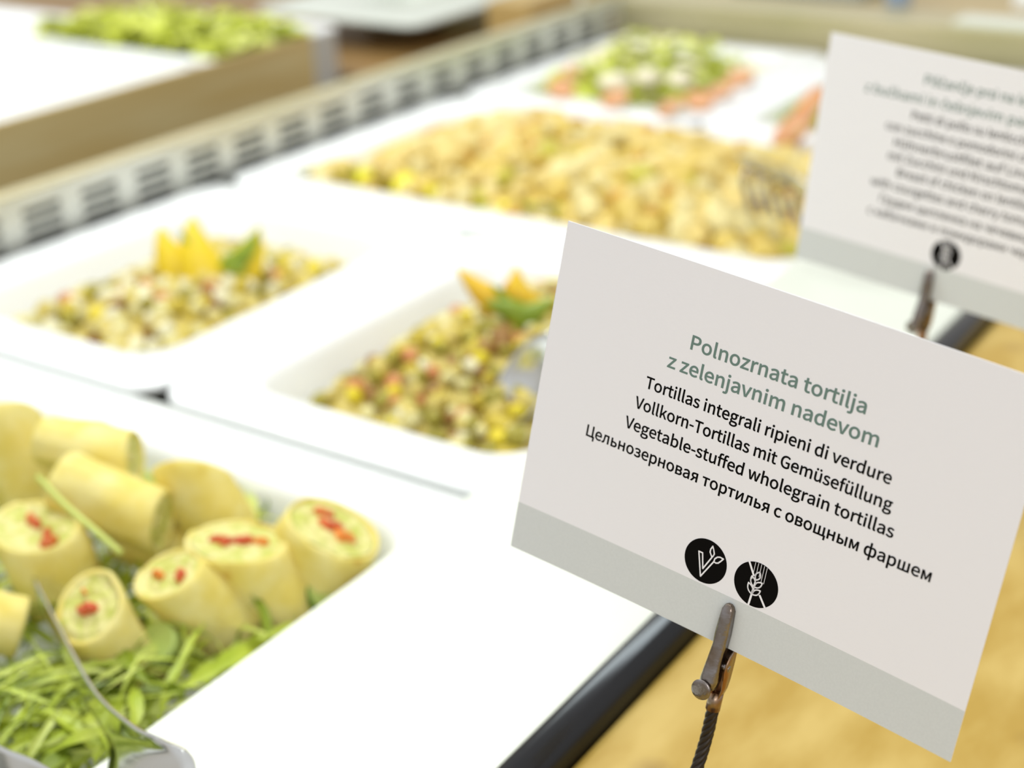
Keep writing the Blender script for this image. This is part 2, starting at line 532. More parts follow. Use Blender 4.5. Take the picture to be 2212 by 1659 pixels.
def wrap(face_px, z, axis, normal, r, L, label, peppers=((0.2, 0.1, 0.35), (-0.3, 0.3, 0.3)), seed=0, rx=1.0, pm=None, flap=0.4, point=None):
    rg = random.Random(seed + 100)
    P = Vector(point) if point else at(face_px[0], face_px[1], z)
    d = camdir(*axis); n = camdir(*normal)
    if n.dot(d) > 0: n = -n
    a, b = ring_frame(d, n if abs(n.dot(d)) < 0.97 else Vector((0.3, 0.2, 1)))
    base = P + d * L
    root = empty('tortilla_wrap', base, label, 'tortilla wrap', 'tortilla wraps on the rocket')
    NA = 48
    def rr(k):
        ph = k / NA
        q = (ph + flap) % 1.0
        return r * (1.0 + 0.10 * q - 0.05)
    def off(v):  # intersection of the side line with the cut plane
        return -v.dot(n) / d.dot(n)
    rings = []
    def ring(scale, mode, t=0.0, wob=0.0):
        out = []
        for k in range(NA):
            g = 2 * math.pi * k / NA
            v = (a * math.cos(g) * rx + b * math.sin(g)) * rr(k) * scale
            if mode == 'cut':
                p = P + v + d * (off(v) + t)
            else:
                tt = off(v) * (1 - t) + L * t
                p = P + v + d * tt
            nn = noise.noise(p * 55 + Vector((seed, 0, 0))) * 0.0014 * wob + noise.noise(p * 160 + Vector((0, seed, 0))) * 0.0005 * wob
            out.append(p + v.normalized() * nn)
        return out
    th = 0.0022
    s_in = 1 - th / r
    rings.append(ring(s_in * 0.98, 'cut', 0.0045))
    rings.append(ring(s_in, 'cut', 0.0006, .5))
    rings.append(ring(1 - 0.4 * th / r, 'cut', -0.0003, .5))
    rings.append(ring(1.0, 'cut', 0.0010, 1))
    for t in (0.12, 0.26, 0.4, 0.55, 0.7, 0.84, 0.94):
        bul = 1.0 + 0.03 * math.sin(t * 3.1)
        rings.append(ring(bul, 'body', t, 1.3))
    rings.append(ring(0.93, 'body', 0.99, 1))
    rings.append(ring(0.75, 'body', 1.0, 1))
    rings.append(ring(0.3, 'body', 0.98, 1))
    V = [p for R_ in rings for p in R_]
    Fc = []
    for i in range(len(rings) - 1):
        for k in range(NA):
            k2 = (k + 1) % NA
            Fc.append((i * NA + k, i * NA + k2, (i + 1) * NA + k2, (i + 1) * NA + k))
    Fc.append(tuple((len(rings) - 1) * NA + k for k in range(NA)))
    recalc(mesh_obj('tortilla', V, Fc, M_tort, root))
    # filling: bumpy disc with an inner curl of tortilla
    NR = 9
    V, Fc = [], []
    for j in range(NR + 1):
        s = s_in * 0.985 * j / NR
        for k in range(NA):
            g = 2 * math.pi * k / NA
            v = (a * math.cos(g) * rx + b * math.sin(g)) * rr(k) * s
            p = P + v + d * off(v)
            q = 0.5 + 0.5 * noise.noise(p * 230 + Vector((seed * 3, 0, 0)))
            curl = 0.5 + 0.5 * math.cos((j / NR * 2.6 - k / NA) * 2 * math.pi)
            V.append(p + d * (0.0028 - 0.0022 * q - 0.0012 * curl))
    for j in range(NR):
        for k in range(NA):
            k2 = (k + 1) % NA
            Fc.append((j * NA + k, j * NA + k2, (j + 1) * NA + k2, (j + 1) * NA + k))
    mesh_obj('filling', V, Fc, M_fill, root)
    for i, (pu, pv, ps) in enumerate(peppers):
        v = (a * pu * rx + b * pv) * r
        c = P + v + d * (off(v) + 0.0006)
        acc = Acc()
        ang = rg.uniform(0, 3.14)
        nsub = 2 if ps > 0.2 else 1
        e1 = (a * math.cos(ang) + b * math.sin(ang)); e1 = (e1 + d * off(e1)).normalized()
        e2 = n.cross(e1).normalized()
        Rm = Matrix((e1, e2, n)).transposed()
        for q_ in range(nsub):
            piece(acc, CUBE, c + e1 * ps * r * (0.55 * q_ - 0.2) + e2 * ps * r * rg.uniform(-.35, .35), (ps * r * rg.uniform(.55, .85), ps * r * rg.uniform(.3, .5), 0.0028), 0, Rm @ Matrix.Rotation(rg.uniform(-.6, .6), 3, 'Z'))
        acc.build('pepper_piece', [(M_pepper, M_orange)[(i + seed) % 3 == 2]], root)
    return root


UPC = (-0.033, -0.909, -0.415)
wrap((192, 1312), 0.016, (0.24, 0.80, 0.55), (-0.25, -0.50, -0.80), 0.0155, 0.058,
     'tortilla wrap leaning upright beside the steel tongs, one red pepper piece in its cut end', ((0.05, 0.05, 0.34), (-0.45, 0.25, 0.14)), 1)
wrap((362, 1238), 0.016, (0.52, 0.60, 0.50), (-0.30, -0.72, -0.55), 0.0155, 0.044,
     'middle tortilla wrap of the front row, two small red strips in its cut end', ((-0.3, -0.1, 0.26), (0.35, 0.25, 0.28)), 2)
wrap((512, 1168), 0.018, (0.40, 0.78, 0.50), (0.12, -0.90, -0.40), 0.0190, 0.050,
     'tortilla wrap behind the middle front one, long red pepper strip across its cut end', ((-0.3, 0.0, 0.3), (0.1, -0.1, 0.34), (0.42, 0.1, 0.22)), 3)
wrap((718, 1138), 0.015, (-0.42, 0.66, 0.50), (0.40, -0.84, -0.38), 0.0225, 0.036,
     'tortilla wrap nearest the edge plate, its long slanted cut facing up', ((-0.3, 0.1, 0.27), (0.1, 0.02, 0.3), (0.45, 0.1, 0.22)), 5)
wrap((418, 1035), 0.018, (0.42, 0.88, 0.25), (-0.15, -0.85, 0.45), 0.0170, 0.036,
     'tortilla wrap standing at the back against the white tray wall, cut end turned away', (), 6)
wrap((292, 985), 0.026, (-0.96, -0.16, 0.25), (0.85, -0.05, -0.1), 0.0130, 0.049,
     'topmost tortilla wrap, lying across the pile next to the far tray wall', (), 7)
wrap((352, 1128), 0.012, (-0.90, -0.34, 0.15), (0.86, 0.15, -0.15), 0.0145, 0.054,
     'tortilla wrap lying lengthwise underneath the topmost one', (), 8)
wrap((75, 1135), 0.018, (0.28, 0.85, 0.40), (0.05, -0.80, -0.55), 0.0190, 0.042,
     'tortilla wrap at the left edge, two red pepper chunks in its upturned cut end', ((-0.2, -0.1, 0.32), (0.5, 0.2, 0.36)), 9)
wrap((8, 910), 0.030, (0.28, 0.92, 0.2), (-0.3, -0.75, 0.3), 0.0185, 0.052,
     'tortilla wrap standing at the back left of the pile, cut by the frame', (), 10)
wrap((-55, 1335), 0.006, (0.85, 0.25, 0.3), (-0.8, -0.3, -0.3), 0.0130, 0.020,
     'end of a tortilla wrap just peeking in at the left below the others', (), 11)
wrap((262, 1135), -0.002, (0.86, 0.36, 0.2), (-0.8, -0.3, -0.1), 0.0150, 0.036,
     'tortilla wrap half buried below the lying ones, behind the front row', (), 12)

# ---------------------------------------------------------------- rocket bed
def leaf_data(L, w, curl, twist, lobes, n=10):
    V, Fc = [], []
    for i in range(n + 1):
        t = i / n
        ww = w * (math.sin(min(1, t * 1.15 + 0.02) * math.pi) ** 0.7 * 0.8 + 0.08)
        ww *= 0.55 + 0.45 * abs(math.sin(t * lobes * math.pi))
        x = L * t
        z = curl * math.sin(t * math.pi) + 0.15 * curl * math.sin(t * 9)
        g = twist * t
        for s in (-1, -0.4, 0, 0.4, 1):
            yy = ww * s * math.cos(g); zz = z + ww * s * math.sin(g) + abs(s) * ww * 0.35
            V.append(Vector((x, yy, zz)))
    for i in range(n):
        for k in range(4):
            a = i * 5 + k
            Fc.append((a, a + 1, a + 6, a + 5))
    return V, Fc


lf = Acc()
def floor_gap(x, y):
    # the front left bit of tray floor that shows white between the leaves
    p = at(95, 1520, -0.045); q = at(235, 1470, -0.045)
    return (abs(x - p.x) < 0.007 and abs(y - p.y) < 0.006)
for k in range(1500):
    x = rnd.uniform(-0.83, -0.392); y = rnd.uniform(0.20, 0.455)
    zz = rnd.uniform(-0.036, -0.010)
    if x > -0.43 and rnd.random() < 0.6: zz = rnd.uniform(-0.016, -0.006)
    if k > 1320: x = rnd.uniform(-0.46, -0.39); y = rnd.uniform(0.205, 0.33); zz = rnd.uniform(-0.022, -0.002)
    V, Fc = leaf_data(rnd.uniform(0.040, 0.080), rnd.choice((rnd.uniform(0.0010, 0.0017), rnd.uniform(0.0020, 0.0050))), rnd.uniform(-0.004, 0.010), rnd.uniform(-1.8, 1.8), rnd.choice((2, 3, 4, 5)))
    g = rnd.uniform(0, 6.283)
    R_ = Matrix.Rotation(g, 3, 'Z') @ Matrix.Rotation(rnd.uniform(-0.35, 0.35), 3, 'Y') @ Matrix.Rotation(rnd.uniform(-0.8, 0.8), 3, 'X')
    P0 = Vector((x, y, zz))
    pts = [P0 + R_ @ (p - Vector((0.02, 0, 0))) for p in V]
    ok = True
    for p in pts:
        p.x = max(-0.835, min(-0.386, p.x)); p.y = max(0.19, min(0.462, p.y))
        p.z = max(-0.0525, min(0.004, p.z))
        if floor_gap(p.x, p.y): ok = False
    if ok: lf.add(pts, Fc, rnd.choices((0, 1, 2), (5, 2.2, 2.2))[0])
ro = lf.build('rocket_leaves', [M_leafA, M_leafB, M_leafC])
c_ = Vector((-0.6, 0.33, -0.05)); ro.data.transform(Matrix.Translation(-c_)); ro.location = c_
tag(ro, 'bed of green rocket leaves under the tortilla wraps in the front tray', 'salad leaves', None, 'stuff')

st = tube('herb_stalk', catmull([at(82, 1030, 0.034), at(140, 1090, 0.038), at(210, 1150, 0.036), at(262, 1195, 0.030)], 5), 0.0014, M_leafC)
tag(st, 'thin pale green stalk lying across the tortilla wraps at the left', 'herb stalk')


def disc_slice(name, c, n, r, th, label, cat, m_in, m_out, group):
    n = n.normalized()
    a, b = ring_frame(n, Vector((0.9, 0.3, 0.1)))
    N = 28
    root = empty(name, c, label, cat, group)
    V = [c + (a * math.cos(6.2832 * k / N) + b * math.sin(6.2832 * k / N)) * r * s + n * h_ for s, h_ in ((0.90, th), (0.3, th * 0.9)) for k in range(N)]
    V += [c + (a * math.cos(6.2832 * k / N) + b * math.sin(6.2832 * k / N)) * r * s + n * h_ for s, h_ in ((0.90, 0), (0.3, 0.0)) for k in range(N)]
    Fc = [(k, (k + 1) % N, N + (k + 1) % N, N + k) for k in range(N)] + [tuple(N + k for k in range(N))]
    Fc += [(2 * N + k, 2 * N + (k + 1) % N, 3 * N + (k + 1) % N, 3 * N + k) for k in range(N)] + [tuple(3 * N + k for k in range(N))]
    recalc(mesh_obj('flesh', V, Fc, m_in, root))
    V = [c + (a * math.cos(6.2832 * k / N) + b * math.sin(6.2832 * k / N)) * r * s + n * h_ for s, h_ in ((0.90, th), (1, th * 0.85), (1, th * 0.15), (0.90, 0)) for k in range(N)]
    Fc = [(i * N + k, i * N + (k + 1) % N, (i + 1) * N + (k + 1) % N, (i + 1) * N + k) for i in range(3) for k in range(N)]
    recalc(mesh_obj('skin', V, Fc, m_out, root))
    return root


disc_slice('cucumber_slice', at(348, 1398, -0.010), camdir(-0.35, -0.5, -0.8), 0.0095, 0.005, 'cucumber slice between the two front tortilla wraps', 'cucumber', M_cuc, M_cuc, 'cucumber slices')
disc_slice('cucumber_slice', at(706, 1285, -0.012), camdir(0.3, -0.5, -0.8), 0.0105, 0.006, 'cucumber slice beside the edge plate, under the tortilla wrap there', 'cucumber', M_cuc, M_cucskin, 'cucumber slices')

# ---------------------------------------------------------------- pepper wedges and basil on the diced salads
def petal(name, tip, base, width, thick, bulge, label, cat, m, group, lean=0.25, parent=None):
    tip, base = Vector(tip), Vector(base)
    ax = (tip - base); L = ax.length; ax.normalize()
    view = (Vector((0, 0, CAM_H)) - base).normalized()
    side = ax.cross(view).normalized(); out = side.cross(ax).normalized()
    n, mcols = 12, 6
    V, Fc = [], []
    for layer in (0, 1):
        for i in range(n + 1):
            t = i / n
            ww = width * ((1 - t) ** 1.0) * (0.9 + 0.9 * t) + 0.0002
            for k in range(mcols + 1):
                s = 2 * k / mcols - 1
                sk = lean * width * math.sin(t * math.pi)
                p = base + ax * (L * t) + side * (s * ww + sk) + out * (bulge * (1 - s * s) * math.sin(t * math.pi * 0.9 + .2) - (thick if layer else 0))
                V.append(p)
    S = (n + 1) * (mcols + 1)
    for layer in (0, 1):
        for i in range(n):
            for k in range(mcols):
                a = layer * S + i * (mcols + 1) + k
                Fc.append((a, a + 1, a + mcols + 2, a + mcols + 1))
    for i in range(n):
        for k in (0, mcols):
            a = i * (mcols + 1) + k
            Fc.append((a, a + mcols + 1, S + a + mcols + 1, S + a))
    for k in range(mcols):
        Fc.append((k, k + 1, S + k + 1, S + k))
        a = n * (mcols + 1) + k
        Fc.append((a, a + 1, S + a + 1, S + a))
    o = mesh_obj(name, V, Fc, m, parent)
    recalc(o)
    o.data.transform(Matrix.Translation(-base)); o.location = base
    return tag(o, label, cat, group)


def raised(px, zb, dz):
    """point dz above the salad at the foot px"""
    p = at(px[0], px[1], zb); return p + Vector((0, 0, dz))


def at_like(u, v, ref):
    """point on the pixel ray at the distance of ref from the camera (along the view)"""
    d = ray(u, v); f_ = Vector((RW[0, 2], RW[1, 2], RW[2, 2]))
    dep = (Vector(ref) - Vector((0, 0, CAM_H))).dot(f_)
    D = Vector(d); return Vector((0, 0, CAM_H)) + D * (dep / D.dot(f_))


F1 = at(450, 605, 0.0)
petal('pepper_wedge', at_like(343, 487, F1), at_like(404, 605, F1), 0.0150, 0.004, 0.005, 'pointed yellow pepper wedge at the left of the garnish in the tray beside the grille', 'pepper wedge', M_yellow, 'pepper wedge garnish', -0.2)
petal('pepper_wedge', at_like(415, 464, F1), at_like(455, 605, F1 - Vector((0, .008, 0))), 0.0175, 0.004, 0.006, 'tallest yellow pepper wedge, in the middle of the garnish in the tray beside the grille', 'pepper wedge', M_yellow, 'pepper wedge garnish', -0.25)
petal('pepper_wedge', at_like(560, 490, F1), at_like(505, 598, F1), 0.0155, 0.004, 0.005, 'yellow pepper wedge at the right of the garnish, partly covered by a basil leaf', 'pepper wedge', M_yellow, 'pepper wedge garnish', 0.2)
petal('basil_leaf', at_like(562, 492, F1 - Vector((0, .012, 0))), at_like(500, 575, F1 - Vector((0, .012, 0))), 0.0075, 0.0006, 0.003, 'bright green basil leaf in front of the right yellow wedge by the grille', 'basil leaf', M_basil, 'basil leaves on the salads')
petal('basil_leaf', at_like(385, 495, F1 - Vector((0, .010, 0))), at_like(440, 575, F1 - Vector((0, .010, 0))), 0.0045, 0.0006, 0.002, 'narrow basil leaf between the left and the tallest yellow wedge', 'basil leaf', M_basil, 'basil leaves on the salads')
petal('basil_leaf', at_like(535, 588, F1 - Vector((0, .012, 0))), at_like(480, 560, F1 - Vector((0, .012, 0))), 0.006, 0.0006, 0.002, 'small dark basil leaf at the foot of the yellow wedges beside the grille', 'basil leaf', M_basil, 'basil leaves on the salads')
F2 = at(1110, 690, 0.014)
petal('pepper_wedge', at_like(984, 574, F2), at_like(1105, 672, F2), 0.0100, 0.004, 0.005, 'amber pepper wedge leaning left above the bean salad near the front card', 'pepper wedge', M_amber, 'pepper wedge garnish', -0.25)
petal('pepper_wedge', at_like(1116, 572, F2), at_like(1152, 672, F2), 0.0115, 0.004, 0.006, 'amber pepper wedge standing just left of the front card edge', 'pepper wedge', M_amber, 'pepper wedge garnish', -0.45)
petal('basil_leaf', at_like(1045, 655, F2 - Vector((0, .012, 0))), at_like(1135, 690, F2 - Vector((0, .012, 0))), 0.0085, 0.0006, 0.003, 'dark green basil leaf at the foot of the left amber wedge', 'basil leaf', M_basil, 'basil leaves on the salads')
petal('basil_leaf', at_like(1200, 640, F2 - Vector((0, .012, 0))), at_like(1110, 690, F2 - Vector((0, .012, 0))), 0.0085, 0.0006, 0.003, 'broad basil leaf under the right amber wedge, touching the front card edge', 'basil leaf', M_basil, 'basil leaves on the salads')
petal('basil_leaf', at_like(1060, 612, F2 - Vector((0, .012, 0))), at_like(1100, 662, F2 - Vector((0, .012, 0))), 0.0035, 0.0006, 0.002, 'slim basil leaf lying along the left amber wedge', 'basil leaf', M_basil, 'basil leaves on the salads')

# lime lettuce edge under the pasta
pe = Acc()
for k in range(46):
    t = rnd.random()
    P0 = at(650 + 560 * t, 372 + 98 * t, -0.002) + Vector((0, rnd.uniform(0.002, 0.012), rnd.uniform(-0.012, 0.004)))
    V, Fc = leaf_data(rnd.uniform(0.018, 0.032), rnd.uniform(0.006, 0.010), rnd.uniform(0, 0.006), rnd.uniform(-1, 1), 3)
    R_ = Matrix.Rotation(rnd.uniform(-0.5, 3.6), 3, 'Z') @ Matrix.Rotation(rnd.uniform(-0.4, 0.2), 3, 'Y')
    pts = [P0 + R_ @ (p - Vector((0.012, 0, 0))) for p in V]
    for p in pts: p.y = max(0.884, p.y); p.x = max(-0.83, p.x)
    pe.add(pts, Fc, rnd.choice((0, 0, 1)))
pl = pe.build('lettuce_edging', [mat('yellow_lettuce', (0.78, 0.70, 0.02), 0.45), M_lime2])
c_ = Vector((-0.7, 0.89, -0.02)); pl.data.transform(Matrix.Translation(-c_)); pl.location = c_
tag(pl, 'yellow green lettuce edging along the near side of the pasta salad', 'salad leaves', None, 'stuff')

# ---------------------------------------------------------------- tomato and cheese salad at the far end
ht = heap_fn(-0.826, -0.652, 1.214, 1.46, -0.022, 0.022, (0.45, 0.5))
hs = Acc(); heap_base(hs, -0.822, -0.657, 1.220, 1.455, lambda x, y: ht(x, y) - 0.004, 0)
for k in range(240):
    x = rnd.uniform(-0.815, -0.66); y = rnd.uniform(1.225, 1.445)
    V, Fc = leaf_data(rnd.uniform(0.02, 0.04), rnd.uniform(0.005, 0.010), rnd.uniform(0, 0.008), rnd.uniform(-1, 1), 3, 6)
    R_ = Matrix.Rotation(rnd.uniform(0, 6.28), 3, 'Z')
    hs.add([Vector((x, y, ht(x, y) - 0.001)) + R_ @ (p - Vector((0.015, 0, 0))) for p in V], Fc, rnd.choices((0, 1, 2), (3, 2, 2))[0])
so = hs.build('shredded_lettuce', [M_lime, M_lime3, M_cheese])
c_ = Vector((-0.735, 1.34, -0.03)); so.data.transform(Matrix.Translation(-c_)); so.location = c_
tag(so, 'pale green shredded lettuce in the middle of the far tomato tray', 'salad leaves', None, 'stuff')
tl = [((1212, 196), 'at the left corner of the far tomato salad'), ((1243, 165), 'second from the left corner of the far tomato salad'),
      ((1285, 142), 'third from the left along the back of the far tomato salad'), ((1345, 136), 'topmost on the far tomato salad'),
      ((1600, 172), 'at the right tip of the far tomato salad'), ((1560, 200), 'next to the right tip one on the far tomato salad'),
      ((1510, 222), 'on the near right edge of the far tomato salad, midway'), ((1450, 236), 'at the near corner of the far tomato salad'),
      ((1330, 218), 'on the near side of the far tomato salad')]
for (px, where) in tl:
    p = at(px[0], px[1], 0.006)
    disc_slice('tomato_slice', p, Vector((rnd.uniform(-.4, .4), -0.35, 0.9)), 0.0135, 0.005, 'red tomato slice ' + where, 'tomato slice', M_tomato, M_tomato, 'tomato slices in the far tray')
cl = [((1330, 175), 'left'), ((1400, 165), 'middle'), ((1470, 170), 'right')]
for (px, where) in cl:
    p = at(px[0], px[1], 0.020)
    acc = Acc(); piece(acc, CUBE, p, (0.020, 0.013, 0.006), 0, Matrix.Rotation(rnd.uniform(0, 3), 3, 'Z') @ Matrix.Rotation(0.3, 3, 'X'))
    o = acc.build('cheese_slice', [M_cheese]); o.data.transform(Matrix.Translation(-p)); o.location = p
    tag(o, 'creamy cheese slice on top of the far tomato salad, the %s one of three' % where, 'cheese slice', 'cheese slices in the far tray')
# tray beside it
h3 = heap_fn(-0.56, -0.388, 1.215, 1.46, -0.020, 0.012)
g3 = Acc(); heap_base(g3, -0.556, -0.392, 1.222, 1.455, lambda x, y: h3(x, y) - 0.003, 0)
for k in range(160):
    x = rnd.uniform(-0.55, -0.40); y = rnd.uniform(1.23, 1.44)
    V, Fc = leaf_data(rnd.uniform(0.02, 0.04), rnd.uniform(0.005, 0.010), rnd.uniform(0, 0.008), rnd.uniform(-1, 1), 3, 6)
    R_ = Matrix.Rotation(rnd.uniform(0, 6.28), 3, 'Z')
    g3.add([Vector((x, y, h3(x, y))) + R_ @ (p - Vector((0.015, 0, 0))) for p in V], Fc, rnd.choice((0, 1, 2)))
go = g3.build('leaf_salad', [M_lime, M_lime2, M_leafB])
c_ = Vector((-0.47, 1.34, -0.03)); go.data.transform(Matrix.Translation(-c_)); go.location = c_
tag(go, 'green leaf salad showing just left of the second card', 'salad leaves', None, 'stuff')
p = at(1722, 292, 0.012)
disc_slice('tomato_slice', p, Vector((-0.6, -0.4, 0.7)), 0.020, 0.012, 'lower tomato slice of two on the leaf salad beside the second card', 'tomato slice', M_tomato, M_tomato, 'tomato slices by the second card')
p = at(1760, 240, 0.016)
disc_slice('tomato_slice', p, Vector((-0.7, -0.3, 0.6)), 0.020, 0.012, 'upper tomato slice of two on the leaf salad beside the second card', 'tomato slice', M_orange, M_tomato, 'tomato slices by the second card')

# ================================================================ SERVING TOOLS
def ribbon(name, edgeA, edgeB, th, m, parent):
    """solid strip between two edge curves"""
    A = catmull(edgeA, 8); B = catmull(edgeB, 8)
    n = min(len(A), len(B)); V, Fc = [], []
    C_ = 6
    for i in range(n):
        a, b = A[i], B[i]
        t = (A[min(i + 1, n - 1)] - A[max(i - 1, 0)]).normalized()
        nn = t.cross(b - a).normalized()
        for lay in (0, 1):
            for k in range(C_ + 1):
                s = k / C_
                V.append(a.lerp(b, s) + nn * (th * lay))
    w_ = 2 * (C_ + 1)
    for i in range(n - 1):
        o = i * w_
        for lay in (0, 1):
            for k in range(C_):
                q = o + lay * (C_ + 1) + k
                Fc.append((q, q + 1, q + w_ + 1, q + w_))
        for k in (0, C_):
            Fc.append((o + k, o + w_ + k, o + w_ + C_ + 1 + k, o + C_ + 1 + k))
    for o in (0, (n - 1) * w_):
        for k in range(C_):
            Fc.append((o + k, o + k + 1, o + C_ + 2 + k, o + C_ + 1 + k))
    return recalc(mesh_obj(name, V, Fc, m, parent))


tongs = empty('serving_tongs', at(330, 1700, 0.01), 'polished steel serving tongs reaching into the front tray at the bottom left', 'serving tongs')
ribbon('arm', [at(70, 1248, 0.010), at(122, 1345, 0.014), at(200, 1490, 0.022), at(285, 1570, 0.030), at(350, 1602, 0.034), at(413, 1634, 0.037), at(420, 1720, 0.040), at(430, 1850, 0.045)],
       [at(72, 1262, 0.006), at(104, 1352, 0.005), at(165, 1490, 0.005), at(212, 1565, 0.008), at(236, 1620, 0.011), at(228, 1690, 0.014), at(240, 1770, 0.020), at(300, 1900, 0.030)], 0.0012, M_polish, tongs)
ribbon('arm', [at(-90, 1560, 0.012), at(0, 1612, 0.018), at(70, 1640, 0.022), at(150, 1690, 0.028), at(280, 1800, 0.036), at(380, 1880, 0.044)],
       [at(-90, 1630, 0.006), at(0, 1690, 0.010), at(60, 1730, 0.014), at(140, 1780, 0.020), at(260, 1860, 0.030), at(370, 1930, 0.042)], 0.0012, M_polish, tongs)

# spoon in the bean salad
spoon = empty('serving_spoon', at(1130, 830, 0.0), 'steel serving spoon stuck in the bean salad beside the front card', 'serving spoon')
def spoon_bowl(c, ax, nrm, la, lb, dep, m, parent):
    ax = ax.normalized(); nrm = (nrm - ax * nrm.dot(ax)).normalized(); sd = nrm.cross(ax)
    V, Fc = [], []
    N, NR = 28, 7
    for lay, th in ((0, 0.0), (1, 0.0014)):
        for j in range(NR + 1):
            s = j / NR
            for k in range(N):
                g = 6.28318 * k / N
                V.append(c + ax * math.cos(g) * la * s * (1 + 0.12 * math.cos(g)) + sd * math.sin(g) * lb * s + nrm * (-dep * (1 - s * s) - th))
    S = (NR + 1) * N
    for lay in (0, 1):
        for j in range(NR):
            for k in range(N):
                k2 = (k + 1) % N
                Fc.append((lay * S + j * N + k, lay * S + j * N + k2, lay * S + (j + 1) * N + k2, lay * S + (j + 1) * N + k))
    for k in range(N):
        k2 = (k + 1) % N
        Fc.append((NR * N + k, NR * N + k2, S + NR * N + k2, S + NR * N + k))
    return recalc(mesh_obj('bowl', V, Fc, m, parent))
sc_ = at(1128, 828, 0.014)
spoon_bowl(sc_, camdir(0.50, -0.72, -0.3), camdir(-0.55, -0.45, -0.75), 0.030, 0.0185, 0.008, M_polish, spoon)
p0 = sc_ + camdir(0.50, -0.72, -0.3) * 0.031
tube('handle', catmull([p0, p0 + Vector((0.03, -0.005, 0.016)), p0 + Vector((0.08, -0.02, 0.018)), p0 + Vector((0.135, -0.035, -0.005))], 6), 0.0032, M_polish, spoon, flat=0.5)

# pasta fork
pf = empty('pasta_server', at(1650, 380, 0.03), 'steel pasta server with long tines dug into the pasta salad left of the second card', 'pasta server')
hd = [at(1588, 338, 0.052), at(1640, 345, 0.056), at(1700, 370, 0.060), at(1760, 410, 0.058)]
ribbon('head', hd, [at(1612, 372, 0.040), at(1655, 388, 0.043), at(1705, 405, 0.047), at(1755, 432, 0.050)], 0.0012, M_polish, pf)
for k in range(6):
    t = k / 5
    s = at(1592 + 22 * 1 + 140 * t, 360 + 62 * t, 0.046)
    e = at(1622 + 130 * t, 455 + 40 * t, 0.020)
    mid = (s + e) / 2 + Vector((-0.004, 0, 0.004))
    tube('tine', catmull([s, mid, e], 5), [0.0020] * 11, M_clip, pf, n=8)
tube('handle', catmull([at(1750, 412, 0.058), at(1790, 420, 0.062), at(1850, 440, 0.06), at(1950, 500, 0.035)], 6), 0.004, M_polish, pf, flat=0.5)

